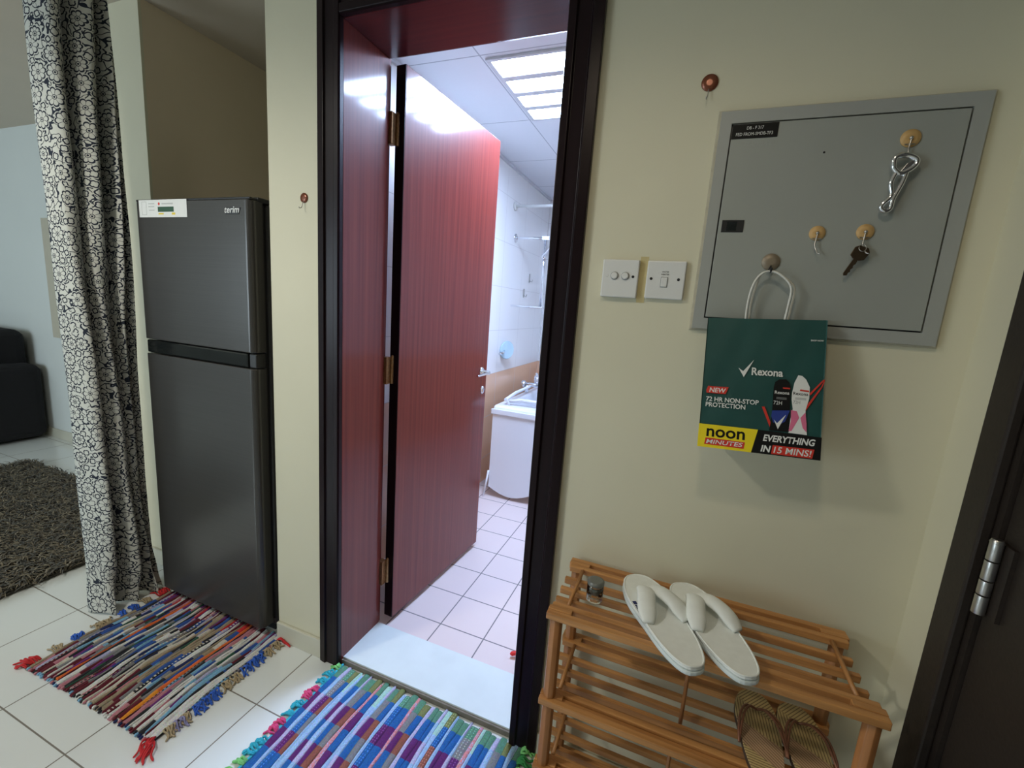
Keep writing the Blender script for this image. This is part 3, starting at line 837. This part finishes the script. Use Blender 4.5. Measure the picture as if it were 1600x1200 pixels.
def tassels(root, specs, along=.055, strands=6, seed=0, rad=.0028):
    r_ = random.Random(seed)
    for (x, y, dirx, diry, cname, L) in specs:
        m_ = MB()
        for s_ in range(strands):
            a = math.atan2(diry, dirx) + r_.uniform(-.30, .30); l_ = L * r_.uniform(.7, 1.1)
            oy = r_.uniform(-.010, .010)
            ox, oyy = -diry * oy, dirx * oy
            p0 = Vector((x + ox - dirx * .004, y + oyy - diry * .004, .006)); d = Vector((math.cos(a), math.sin(a), 0)); nn = Vector((-d.y, d.x, 0)); c1 = r_.uniform(-.006, .006)
            pts = bez([p0, p0 + d * l_ * .35 + nn * c1 + Vector((0, 0, .006 + r_.uniform(0, .006))), p0 + d * l_ * .7 - nn * c1 * .5 + Vector((0, 0, .001)), p0 + d * l_ + nn * c1 * 1.3 + Vector((0, 0, -.002))], 4)
            m_.tube(pts, [rad] * (len(pts) - 1) + [rad * .4], 6)
        mt = TM[cname]
        local(m_, root).build('tassel', mt, root)


TM = {}
for nme, c in dict(red=(.60, .025, .03), blue=(.03, .12, .55), tan=(.42, .33, .20), tgreen=(.22, .62, .20), teal=(.03, .42, .55), pinkh=(.75, .07, .22), cyan=(.05, .50, .62), dred=(.22, .02, .03), dgreen=(.04, .30, .08), violet=(.25, .24, .42)).items():
    TM[nme] = plain('yarn_' + nme, c, .85, var=.12, scale=300)
W1, L1 = .640, .455
sp = []
right = [('red', -.235), ('tan', -.180), ('violet', -.158), ('tan', -.135), ('blue', -.098), ('blue', -.070), ('blue', -.045), ('tan', -.005), ('tan', .025), ('blue', .062), ('blue', .09), ('blue', .118), ('tan', .15), ('tan', .18), ('red', .205)]
for c, y in right:
    sp.append((W1 / 2, y, 1, -.25 if c != 'red' else (-1.2 if y < 0 else .1), c, .045 if c != 'red' else .065))
sp.append((W1 / 2 - .01, -.225, .7, -.8, 'red', .06))
sp.append((W1 / 2, .215, 1, .1, 'red', .05))
left = [('red', -.225), ('red', -.205), ('tan', -.15), ('blue', -.10), ('blue', -.08), ('tan', -.03), ('tan', 0), ('blue', .05), ('blue', .09), ('tan', .14), ('red', .19), ('red', .21)]
for c, y in left: sp.append((-W1 / 2, y, -1, .2 if y > -.2 else -.3, c, .045 if c != 'red' else .055))
tassels(R1, sp, seed=4)
kn = knots_end(R1, W1, L1, -L1 / 2 - .001, NS1, lambda r_: r_.randrange(6), 8)
local(kn, R1).build('end_knots', [plain('knot_' + n_, COL[n_], .9) for n_ in ('navy', 'burg', 'white', 'sky', 'dark', 'pink')], R1)

cr2 = random.Random(9)
solid2 = {}
lights = ['lav', 'mint', 'ltblue', 'lav', 'rose', 'mint', 'lav', 'ltblue', 'rose', 'lav']
cnt = 0
for k in range(42):
    if k % 3 == 1 or (k % 7 == 5): solid2[k] = lights[cnt % 10]; cnt += 1
bandp2 = [['sage', 'sage', 'sage', 'olive', 'sage', 'teal'], ['royal', 'royal', 'royal', 'royal', 'grey', 'royal'], ['plum', 'plum', 'plum', 'brick', 'plum', 'plum'], ['royal', 'royal', 'royal', 'grey', 'royal', 'royal'],
          ['plum', 'plum', 'plum', 'brick', 'plum', 'plum'], ['royal', 'royal', 'grey', 'royal', 'royal', 'royal'], ['plum', 'plum', 'brick', 'plum', 'plum', 'plum'], ['royal', 'royal', 'royal', 'teal', 'royal', 'royal']]


def col2(k, v, sub, r_):
    d = (1 - v) * .62                      # distance from the doorway edge
    b = 0 if d < .055 else 1 + min(6, int((d - .055) / .068))
    if k in solid2:
        n_ = solid2[k]; c = COL[n_]
        if n_ == 'mint' and d > .09: c = COL['ltblue']
        if n_ == 'lav' and k % 2: c = COL['ltblue'] if b % 2 else c
        if n_ == 'rose' and r_.random() < .22: c = COL['lav']
    else:
        c = COL[bandp2[b][(k * 5) % 6]]
        if (k % 5 == 2) and int(v * 160) % 2 and sub in (2, 5): c = tuple(x * 2 + .05 for x in c)
    if sub in (0, 7) and k % 2: c = tuple(x * .6 for x in c)
    return tuple(x * r_.uniform(.85, 1.12) for x in c)


W2, L2 = .700, .62
R2 = rag_rug('rag_rug', 'blue, purple and pink checked rag rug with green tassels at the bathroom threshold', (-.640, .788, .0), math.radians(-.4), W2, L2, 42, col2, 6, thin=set(solid2), wob=.25)
sp = []
seq = ['tgreen', 'teal', 'teal', 'pinkh', 'pinkh', 'teal', 'teal', 'pinkh', 'pinkh', 'teal', 'teal', 'tgreen', 'tgreen', 'teal']
for i, c in enumerate(seq):
    sp.append((-W2 / 2 - .004, L2 / 2 - .02 - i * .033, -1, -.1, c, .035))
for i in range(14):
    sp.append((W2 / 2, L2 / 2 - .015 - i * .036, 1, .1, ['tgreen', 'dgreen', 'tgreen', 'teal'][i % 4], .045))
tassels(R2, sp, seed=11, rad=.0034)
eb = MB(); eb.tube([(-W2 / 2 - .002, -L2 / 2, .005), (-W2 / 2 - .002, L2 / 2, .005)], .0045, 8); local(eb, R2).build('edge_cord', TM['cyan'], R2)
eb = MB(); eb.tube([(W2 / 2 + .002, -L2 / 2, .005), (W2 / 2 + .002, L2 / 2, .005)], .0045, 8); local(eb, R2).build('edge_cord', TM['dgreen'], R2)


# ================================================================ ELECTRICAL PANEL ON THE WALL
ep = thing('electrical_panel', 'grey metal distribution board door set into the wall above the shoe rack', 'electrical panel', (.235, 1.1, 1.53))
ck = MB(); ck.box(.010, .462, 1.096, 1.0995, 1.298, 1.760); ck.build('filler', M['caulk'], ep, bevel=.003)
f = MB(); a0, a1, b0, b1 = .016, .456, 1.303, 1.755; c0, c1, d0, d1 = .038, .431, 1.327, 1.731
f.box(a0, a1, 1.088, 1.0959, b0, d0); f.box(a0, a1, 1.088, 1.0959, d1, b1); f.box(a0, c0, 1.088, 1.0959, d0, d1); f.box(c1, a1, 1.088, 1.0959, d0, d1)
f.build('panel_frame', M['panel_frame'], ep)
MB().box(c0, c1, 1.0945, 1.0958, d0, d1).build('gap', M['black'], ep)
dr = MB().box(c0 + .003, c1 - .003, 1.0865, 1.0944, d0 + .003, d1 - .003).build('panel_door', M['panel'], ep, bevel=.0008)
MB().box(.047, .090, 1.0850, 1.0866, 1.512, 1.537).build('latch', M['black'], dr, bevel=.0008)
MB().box(.057, .076, 1.0843, 1.0850, 1.515, 1.534).build('latch_button', M['gloss_black'], dr, bevel=.0005)
lb = MB().box(.041, .126, 1.0856, 1.0866, 1.699, 1.727).build('name_plate', M['bagblack'], dr)
text('lettering', 'DB - F 317', M['bagwhite'], lb, (.068, 1.0853, 1.716), (1, 0, 0), (0, 0, 1), .031, .006)
text('lettering', 'FED FROM-SMDB-TF3', M['bagwhite'], lb, (.049, 1.0853, 1.7045), (1, 0, 0), (0, 0, 1), .068, .006)
text('embossed_mark', 'FLA(32)A-L', M['panel_frame'], dr, (.068, 1.0861, 1.684), (1, 0, 0), (0, 0, 1), .050, .008, .2)
MB().lathe((.213, 1.0866, 1.665), [(.002, 0), (.002, -.0006)], axis=(0, 1, 0)).build('speck', M['black'], dr)

# ================================================================ SWITCHES
def plate(name, label, x0, x1, z0, z1, th_=.012):
    t_ = thing(name, label, 'switch', ((x0 + x1) / 2, 1.1, (z0 + z1) / 2), group='wall switches')
    MB().box(x0, x1, 1.1 - th_, 1.0995, z0, z1).build('plate', M['white'], t_, bevel=.003, seg=3)
    return t_


pat = plain('yellowed_patch', (.62, .52, .26), .7, var=.1, scale=30)
s1 = plate('light_switch', 'white wall switch plate with two round rockers beside the doorway', -.2, -.115, 1.361, 1.449, .014)
y = 1.086
for x in (-.170, -.145):
    MB().lathe((x, y, 1.411), [(.0095, 0), (.0095, -.0008), (.0085, -.0012)], axis=(0, 1, 0)).build('rocker_ring', M['greyprint'], s1)
    r_ = MB(); r_.lathe((x, y - .001, 1.411), [(.0080, 0), (.0078, -.003), (.006, -.0045)], axis=(0, 1, 0)); r_.build('rocker', M['white'], s1)
MB().lathe((-.188, y, 1.411), [(.0035, 0), (.0030, -.0008)], axis=(0, 1, 0)).build('screw_cap', M['white'], s1)
MB().lathe((-.127, y, 1.410), [(.0032, 0), (.0032, -.0004)], axis=(0, 1, 0)).build('screw_hole', M['black'], s1)
s2 = plate('light_switch', 'white water heater switch plate with one narrow rocker beside the electrical panel', -.097, -.012, 1.363, 1.449, .011)
y = 1.089
for x in (-.086, -.026): MB().lathe((x, y, 1.408), [(.0032, 0), (.0032, -.0004)], axis=(0, 1, 0)).build('screw_hole', M['black'], s2)
MB().box(-.0645, -.0485, y - .0006, y, 1.389, 1.413).build('rocker_surround', M['greyprint'], s2, bevel=.002)
MB().box(-.0630, -.0500, y - .003, y - .0006, 1.3905, 1.4115).build('rocker', M['white'], s2, bevel=.0012)
text('lettering', 'WATER', M['black'], s2, (-.0635, y - .0003, 1.4225), (1, 0, 0), (0, 0, 1), .0155, .0032, 0, .01)
text('lettering', 'HEATER', M['black'], s2, (-.0645, y - .0003, 1.4170), (1, 0, 0), (0, 0, 1), .0175, .0032, 0, .01)
MB().box(-.115, -.097, 1.0992, 1.0998, 1.352, 1.458).build('yellowed_patch', pat, s1)

# ================================================================ HOOKS
def hook(label, x, z, r, mat, yb=1.1, kind='pin', group='adhesive hooks on the panel', swing=0.0):
    t_ = thing('adhesive_hook', label, 'hook', (x, yb, z), group=group)
    MB().lathe((x, yb - .0002, z), [(r * .98, 0), (r, -.0010), (r * .98, -.0020), (r * .3, -.0023)], axis=(0, 1, 0), seg=36).build('disc', mat, t_)
    hk = MB()
    if kind == 'pin':
        hk.tube(bez([(x, yb - .003, z - r * .75), (x - .001, yb - .007, z - r * 1.1), (x - .002, yb - .009, z - r * 1.9), (x - .003, yb - .016, z - r * 2.2), (x - .003, yb - .019, z - r * 1.95)], 5), .0012, 8)
    elif kind == 'swivel':
        hk.lathe((x, yb - .003, z), [(.003, 0), (.003, -.003), (.001, -.004)], axis=(0, 1, 0), seg=12)
        hk.tube(bez([(x, yb - .005, z - .002), (x - .001, yb - .006, z - .014), (x - .002 + swing, yb - .008, z - .024), (x + .001 + swing, yb - .011, z - .034), (x + .004 + swing, yb - .015, z - .041), (x + .008 + swing, yb - .018, z - .043)], 5), .0013, 8)
        hk.box(x - .008, x + .008, yb - .0042, yb - .0028, z - .012, z - .010)
    else:
        hk.prism([(x - .006, yb - .003, z - .022), (x + .006, yb - .003, z - .022), (x + .001, yb - .003, z - .006)], (0, -.003, 0))
        hk.tube(bez([(x, yb - .004, z - .014), (x, yb - .012, z - .020), (x, yb - .021, z - .021), (x, yb - .025, z - .014)], 5), .0024, 8)
    hk.build('hook', M['black'] if kind == 'bag' else M['steel'], t_)
    return t_


YB = 1.0865
hook('round gold hook on the grey panel with the chrome tool hanging', .347, 1.682, .016, M['gold'], YB, 'swivel')
hook('round gold hook on the grey panel with nothing hanging', .226, 1.511, .0145, M['gold'], YB, 'swivel')
hook('round gold hook on the grey panel with the key hanging', .306, 1.514, .0150, M['gold'], YB, 'swivel')
hook('round champagne hook on the grey panel carrying the paper bag', .152, 1.452, .0175, M['champagne'], YB, 'bag')
hook('large copper oval hook on the cream wall left above the grey panel', -.016, 1.819, .0170, M['copper'], 1.0998, 'pin', 'copper hooks on the cream wall')
hook('small copper hook on the narrow wall between refrigerator and doorway', -1.151, 1.608, .0150, M['copper'], 1.0998, 'pin', 'copper hooks on the cream wall')

# chrome tool
tl = thing('bottle_opener', 'shiny chrome opener with an open waisted handle hanging from a gold hook', 'tool', (.34, 1.07, 1.60))
q = 1.072
pts = [(.333, q, 1.622), (.327, q, 1.600), (.3315, q, 1.578), (.321, q, 1.563), (.3195, q, 1.555), (.327, q, 1.550), (.334, q, 1.555), (.3355, q, 1.572), (.344, q, 1.600), (.3475, q, 1.622)]
MB().tube(bez(pts, 5), .0044, 10).build('handle_loop', M['chrome'], tl)
hd_ = [(.326, q, 1.627), (.325, q, 1.643), (.334, q, 1.649), (.348, q, 1.647), (.359, q, 1.640), (.358, q, 1.630), (.347, q, 1.620), (.336, q, 1.617)]
MB().tube(bez(hd_ + hd_[:1], 4)[:-1], .0050, 10, closed=True).build('opener_head', M['chrome'], tl)
MB().prism([(.336, q - .002, 1.618), (.350, q - .002, 1.621), (.359, q - .002, 1.632), (.357, q - .002, 1.641), (.345, q - .002, 1.634)], (0, .004, 0)).build('opener_blade', M['chrome'], tl, bevel=.0008)
# key
ky = thing('key', 'dark bronze house key hanging from a gold hook', 'key', (.30, 1.07, 1.46))
q = 1.073
c_, s_ = math.cos(math.radians(24)), math.sin(math.radians(24))


def kp(a, b): return (.306 + a * c_ + b * s_, q, 1.482 - a * s_ + b * c_)


bow = [(-.013, -.020), (-.014, -.004), (-.008, .002), (.008, .003), (.014, -.004), (.013, -.019), (.006, -.024), (-.006, -.024)]
MB().prism([kp(a, b) for a, b in bow], (0, .0025, 0)).build('bow', M['bronze'], ky, bevel=.0008)
bl = [(-.004, -.024), (-.004, -.055), (-.001, -.059), (.004, -.056), (.003, -.051), (.005, -.048), (.003, -.044), (.005, -.040), (.003, -.036), (.005, -.031), (.004, -.024)]
MB().prism([(kp(a, b)[0], q + .0003, kp(a, b)[2]) for a, b in bl], (0, .002, 0)).build('blade', M['bronze'], ky, bevel=.0004)
rg = [( .3035 + .006 * math.cos(t * PI / 8), q - .0005 + .003 * math.sin(t * PI / 8), 1.482 + .007 * math.sin(t * PI / 8)) for t in range(16)]
MB().tube(rg, .0007, 6, closed=True).build('ring', M['steel'], ky)

# ================================================================ PAPER BAG
O = Vector((.0594, .990, 1.056)); bU = Vector((.99875, 0, .04992)); bV = Vector((-.04834, .24920, .96724)); bN = bU.cross(bV)   # bN points at the viewer
bg = thing('paper_bag', 'dark green printed paper carrier bag hanging from the grey panel', 'bag', tuple(O))
def bp(u, v, n_=0.0):
    return O + bU * (u / 1000) + bV * (v / 1000) + bN * (n_ / 1000)
sgn = 1 if bN.y < 0 else -1
BW, BHt = 221, 281
m_ = MB(); nu, nv = 24, 28
rows = []
for j in range(nv + 1):
    row = []
    for i in range(nu + 1):
        u, v = BW * i / nu, BHt * j / nv
        wob = 1.3 * math.sin(u * .05 + v * .021) * math.sin(v * .055) + .8 * math.sin(u * .11 - v * .04)
        if j in (0, nv) or i in (0, nu): wob *= .4
        row.append(m_.bm.verts.new(bp(u, v, -sgn * 1.5 + wob * .35)))
    rows.append(row)
for j in range(nv):
    for i in range(nu):
        fc = m_.bm.faces.new((rows[j][i], rows[j][i + 1], rows[j + 1][i + 1], rows[j + 1][i])); fc.smooth = True
m_.build('front_panel', M['bagteal'], bg)
# back, gussets and base (pale inside, teal outside)
BLb, BRb = O + Vector((.012, .092, .012)), O + bU * .221 + Vector((-.006, .088, .010))
TLb, TRb = O + bV * .281 + Vector((.002, .016, 0)), O + bU * .221 + bV * .281 + Vector((0, .014, 0))
m_ = MB(); m_.face([BLb, BRb, TRb, TLb]); m_.build('back_panel', M['bagteal'], bg)
for a, b, c, d, s_ in ((bp(0, 0), BLb, TLb, bp(0, BHt), 1), (bp(BW, 0), BRb, TRb, bp(BW, BHt), -1)):
    mid0, mid1 = (a + b) / 2 + Vector((.004 * s_, 0, 0)), (c + d) / 2 + Vector((.006 * s_, 0, 0))
    m_ = MB(); m_.face([a, mid0, mid1, d]); m_.face([mid0, b, c, mid1]); m_.build('gusset', M['bagteal'], bg)
m_ = MB(); m_.face([bp(0, 0, -1.5 * sgn), bp(BW, 0, -1.5 * sgn), BRb, BLb]); m_.build('base', M['bagin'], bg)


def pp(name, pts, mat, lift, par=bg):
    m2 = MB(); vs_ = [bp(u, v, lift * sgn) for u, v in pts]; m2.prism(vs_, bN * sgn * .0001)
    return m2.build(name, mat, par)


yb_ = pp('yellow_band', [(-1, 49), (111, 48), (101, 0), (-1, 0)], plain('bag_yellow', (.86, .68, .01), .5, var=.03), .9)
bb_ = pp('black_band', [(111, 48), (222, 45), (222, 0), (101, 0)], M['bagblack'], .9)
def bt(body, u, v, wd, ht, mat, lift, par=bg, skew=0, bold=.02, ang=0.0):
    Ud = bU * math.cos(ang) + bV * math.sin(ang); Vd = bV * math.cos(ang) - bU * math.sin(ang)
    return text('lettering', body, mat, par, bp(u, v, lift * sgn), Ud, Vd, wd / 1000, ht / 1000, skew, bold)


bt('noon', 15, 24, 73, 16.5, M['bagblack'], 1.3, yb_, 0, .02)
rb = pp('red_box', [(14, 20.5), (89, 19), (87, 5.5), (12, 6.5)], M['bagred'], 1.3, yb_)
bt('MINUTES', 15.5, 8.8, 68, 8.6, M['bagwhite'], 1.7, rb, .25, .012)
bt('EVERYTHING', 121, 27, 89, 13, M['bagwhite'], 1.3, bb_, .18, .03)
bt('IN', 118, 5, 16, 13, M['bagwhite'], 1.3, bb_, .18, .03)
rb = pp('red_box', [(139, 20), (211, 20), (208, 2), (137, 2)], M['bagred'], 1.3, bb_)
bt('15 MINS!', 141, 5, 64, 12.5, M['bagwhite'], 1.7, rb, .15, .015)
lg = bt('Rexona', 92, 161, 57, 15.5, M['bagwhite'], .9, bg, 0, .025)
pp('tick_mark', [(67, 174), (76, 167.5), (95, 193), (78, 155)], M['bagwhite'], .9)
rb = pp('red_box', [(11, 131), (51, 131), (46, 116), (9, 116), (8, 122)], M['bagred'], .9)
bt('NEW', 14, 118.5, 31, 9.5, M['bagwhite'], 1.3, rb, .15, .02)
bt('72 HR NON-STOP', 9, 99, 100, 9.5, M['bagwhite'], .9, bg, 0, .02)
bt('PROTECTION', 9, 87, 76, 9.5, M['bagwhite'], .9, bg, 0, .02)
bt('SHOP NOW', 194, 237, 22, 3.2, M['bagwhite'], .9, bg, 0, .02)
pp('red_streak', [(115, 96), (120, 97), (139, 50), (134, 50)], M['bagred'], .8)
for a in ([(196, 129), (219, 160), (222, 160), (199, 127)], [(216, 145), (221, 160), (222, 158), (218, 144)], [(180, 83), (216, 145), (219, 146), (186, 83)]): pp('red_streak', a, M['bagred'], .8)
c1_ = pp('black_can_picture', [(131, 49), (134, 80), (134, 138), (136, 149), (143, 155), (155, 156), (161, 150), (164, 141), (165, 93), (166, 50)], M['bagblack'], .9)
pp('blue_patch', [(134, 90), (165, 93), (158, 70), (148, 62), (137, 66), (133, 79)], M['bagblue'], 1.2, c1_)
pp('tick_mark', [(138, 72), (144, 65), (159, 84), (146, 53)], M['bagwhite'], 1.5, c1_)
pp('red_line', [(150, 139), (163, 139), (163, 136), (151, 136)], M['bagred'], 1.2, c1_)
bt('Rexona', 136.5, 125, 26, 6.5, M['bagwhite'], 1.2, c1_, 0, .015)
bt('72H', 135.5, 103, 15, 7.5, M['bagwhite'], 1.2, c1_, 0, .0)
for z in (117, 114.5): pp('print_line', [(140, z), (158, z), (158, z + 1), (140, z + 1)], M['greyprint'], 1.2, c1_)
c2_ = pp('white_can_picture', [(165, 48), (167, 75), (170, 97), (167, 115), (167, 129), (170, 150), (176, 166), (183, 165), (190, 158), (197, 143), (197, 120), (192, 96), (194, 75), (197, 47)], M['bagwhite'], .9)
pp('pink_swoosh', [(167, 94), (177, 93), (182, 80), (170, 52), (165, 52), (168, 72)], M['bagpink'], 1.2, c2_)
pp('pink_swoosh', [(184, 80), (192, 92), (195, 70), (196, 52), (189, 60)], M['bagpink'], 1.2, c2_)
pp('red_line', [(181, 137.5), (196, 136), (196, 133), (180, 134)], M['bagred'], 1.2, c2_)
bt('Rexona', 169, 125.5, 26, 6.2, M['bagblack'], 1.2, c2_, 0, .015)
bt('72H', 170, 107.5, 12, 6.5, M['greyprint'], 1.2, c2_, 0, .0)
for z in (119, 116.5): pp('print_line', [(173, z), (192, z), (192, z + 1), (173, z + 1)], M['greyprint'], 1.2, c2_)
# twisted cord handles over the hook
for k, (xl, xr, yy, xt) in enumerate(((.121, .191, 1.0655, .152), (.128, .198, 1.0725, .153))):
    zt = 1.4315
    pts = bez([(xl, yy, 1.315), (xl - .002, yy, 1.36), (xl + .002, yy - .003, 1.400), (xt - .018, 1.063 + .003 * k, zt - .008), (xt, 1.0655 + .003 * k, zt), (xt + .020, 1.063 + .003 * k, zt - .008), (xr + .002, yy - .003, 1.400), (xr + .003, yy, 1.36), (xr, yy, 1.315)], 8)
    MB().tube(pts, .0023, 8).build('handle', M['cord'], bg)

# ================================================================ SHOE RACK
RX0, RX1, RY0, RY1 = -.200, .416, .842, 1.084
rk = thing('shoe_rack', 'slatted honey coloured wooden shoe rack under the grey panel', 'shoe rack', ((RX0 + RX1) / 2, .963, 0))
LX = (-.180, .398); LY = (.862, 1.062)
tops = [.670, .452, .268, .085]
for x in LX:
    for y in LY:
        m_ = MB(); m_.tube([(x, y, 0), (x, y, .652)], .0145, 8); m_.build('leg', M['pine_z'], rk, bevel=.001)
for si, zt in enumerate(tops):
    hh = .016
    for (ya, yb2, yc, yd, nm) in ((RY0, RY0 + .015, .872, .887, 'front_rail'), (1.069, 1.084, 1.040, 1.054, 'back_rail')):
        MB().box(RX0, RX1, ya, yb2, zt - hh, zt).build(nm, M['pine'], rk, bevel=.002)
        MB().box(RX0 + .004, RX1 - .004, yc, yd, zt - hh, zt).build(nm, M['pine'], rk, bevel=.002)
        y_a, y_b = sorted((ya, yb2))[1] if nm == 'front_rail' else yd, yc if nm == 'front_rail' else ya
        for xa, xb in ((RX0, RX0 + .052), (RX1 - .052, RX1)):
            MB().box(xa, xb, y_a + .0002, y_b - .0002, zt - hh - .0, zt + .001).build('corner_block', M['pine'], rk, bevel=.0015)
    if si in (1, 2):     # the lower shelves have a deep front board
        MB().box(RX0 + .035, RX1 - .035, RY0 + .018, RY0 + .0285, zt - .032, zt - .006).build('front_board', M['pine'], rk, bevel=.002)
    for y in (.912, .954, .997):
        MB().box(RX0 + .002, RX1 - .008, y, y + .0115, zt - hh - .009, zt - .009).build('slat', M['pine'], rk, bevel=.002)
    for x in (LX[0] + .018, LX[1] - .018):
        MB().cyl((x, .8875, zt - .0045), (x, 1.0395, zt - .0045), .0044, seg=12).build('cross_dowel', M['pine_y'], rk)
MB().cyl((.105, .935, tops[1] - .02), (.105, .935, tops[0] - .017), .0042, seg=10).build('centre_rod', M['pine_z'], rk)
MB().cyl((.090, .895, tops[2] - .02), (.090, .895, tops[1] - .017), .0042, seg=10).build('centre_rod', M['pine_z'], rk)

# ================================================================ FOOTWEAR
def sole_outline(L, Wd, side, n_=48):
    pts = []
    for k in range(n_):
        t = 2 * PI * k / n_; y = -math.cos(t) * .5           # -.5 heel .. .5 toe
        s_ = math.sin(t)
        w_ = (.40 + .10 * (1 / (1 + math.exp(-(y - .02) * 9)))) * (abs(s_) ** .72) * (1 if s_ >= 0 else -1)
        w_ *= 1 - .05 * math.exp(-((y + .05) / .15) ** 2)
        pts.append((w_ * Wd + side * .06 * Wd * (y) , y * L))
    return pts


def slipper(label, heel, toe, z, side):
    h_, t_ = Vector(heel), Vector(toe); d = t_ - h_; L = d.length; a = math.atan2(d.y, d.x) - PI / 2
    c = (h_ + t_) / 2
    root = thing('slipper', label, 'slipper', (c.x, c.y, z), a, group='white towelling slippers on the rack')
    out = sole_outline(L, .118, side)
    m_ = MB(); m_.prism([(x, y, 0) for x, y in out], (0, 0, .009)); local(m_, root).build('sole', M['solewhite'], root, bevel=.003)
    m_ = MB(); m_.prism([(x * .97, y * .99, .0092) for x, y in out], (0, 0, .009)); local(m_, root).build('footbed', M['terry'], root, bevel=.004, seg=3)
    m_ = MB(); rim_ = [(x * .95, y * .975, .0175) for x, y in out]; m_.tube(rim_, .0022, 6, closed=True); local(m_, root).build('binding', M['terry'], root)
    Wd = .118
    post = (0 + side * .004, L * .22, .020)
    for s_ in (-1, 1):
        ex = s_ * Wd * .37; ey = -L * .10
        pts = bez([post, (s_ * .010, L * .205, .034), (s_ * .019, L * .13, .042), (s_ * .033, L * .02, .038), (ex, ey, .022)], 6)
        nn = len(pts); rad = [.007 + .0125 * min(1, math.sin(PI * min(1, (i + 1) / nn * .9 + .06)) * 1.6 + .15) for i in range(nn)]
        m_ = MB(); m_.tube(pts, rad, 14, flat=.50, up=(0, 0, 1)); local(m_, root).build('strap', M['terry'], root, smooth=True)
    m_ = MB(); m_.cyl((post[0], post[1], .012), (post[0], post[1], .036), .006, seg=10); local(m_, root).build('toe_post', M['terry'], root)
    return root, L


zs = tops[0] + .0005
sl1, L_ = slipper('white towelling flip-flop slipper on the rack, the left one with a navy mark', (.106, .800), (-.040, 1.050), zs, 1)
m_ = MB(); m_.prism([(-.0465, .034, .0184), (-.0385, .034, .0184), (-.0385, .044, .0184), (-.0465, .044, .0184)], (0, 0, .0008)); mk = local(m_, sl1).build('woven_mark', M['navy'], sl1)
m_ = MB()
for i in range(6):
    y0 = .031 - i * .005; m_.prism([(-.046, y0, .0184), (-.0415 + .002 * (i % 2), y0, .0184), (-.0415, y0 - .003, .0184), (-.046, y0 - .003, .0184)], (0, 0, .0008))
local(m_, sl1).build('mark_lettering', M['navy'], sl1)
slipper('plain white towelling flip-flop slipper on the rack, the right one', (.193, .818), (.074, 1.072), zs, -1)


def flipflop(label, heel, toe, z, side):
    h_, t_ = Vector(heel), Vector(toe); d = t_ - h_; L = d.length; a = math.atan2(d.y, d.x) - PI / 2; c = (h_ + t_) / 2
    root = thing('flip_flop', label, 'flip-flop', (c.x, c.y, z), a, group='golden flip-flops on the second shelf')
    Wd = .098; out = sole_outline(L, Wd, side)
    m_ = MB(); m_.prism([(x, y, 0) for x, y in out], (0, 0, .010)); local(m_, root).build('sole', plain('dark_sole', (.07, .045, .03), .6), root, bevel=.002)
    m_ = MB(); m_.prism([(x * .98, y * .99, .0101) for x, y in out], (0, 0, .003)); local(m_, root).build('footbed', M['footbed'], root, bevel=.001)
    for s_ in (-1, 1):
        for off in (0, .007):
            pts = bez([(side * .004, L * .26, .014), (s_ * (.014 + off), L * .21, .028), (s_ * (.030 + off), L * .08, .034), (s_ * (.040 + off * .6), -L * .06, .024), (s_ * (.045), -L * .16, .010)], 6)
            m_ = MB(); m_.tube(pts, .0026, 8); local(m_, root).build('strap', M['strap'], root)
    return root


z2 = tops[1] + .0005
flipflop('golden striped flip-flop with copper straps, left of the pair on the second shelf', (.265, .835), (.257, 1.068), z2, 1)
flipflop('golden striped flip-flop with copper straps, right of the pair on the second shelf', (.352, .840), (.345, 1.068), z2, -1)

# little jar
jr = thing('small_jar', 'small clear pot with dark grey contents on the top slats of the rack', 'jar', (-.113, .935, tops[0]))
z = tops[0] - .0015
MB().lathe((-.113, .935, z), [(.0175, 0), (.0190, .003), (.0190, .036), (.0175, .040), (.0170, .040), (.0173, .036), (.0173, .005), (.0001, .005)]).build('pot', M['glass'], jr)
MB().lathe((-.113, .935, z + .010), [(.0160, 0), (.0160, .025)]).build('contents', M['greywax'], jr)
MB().lathe((-.113, .935, z + .0405), [(.0190, 0), (.0194, .002), (.0190, .008), (.0140, .010)]).build('lid', plain('grey_lid', (.16, .17, .155), .25), jr)
for o in list(bpy.data.objects):
    if '_local' in o: del o['_local']
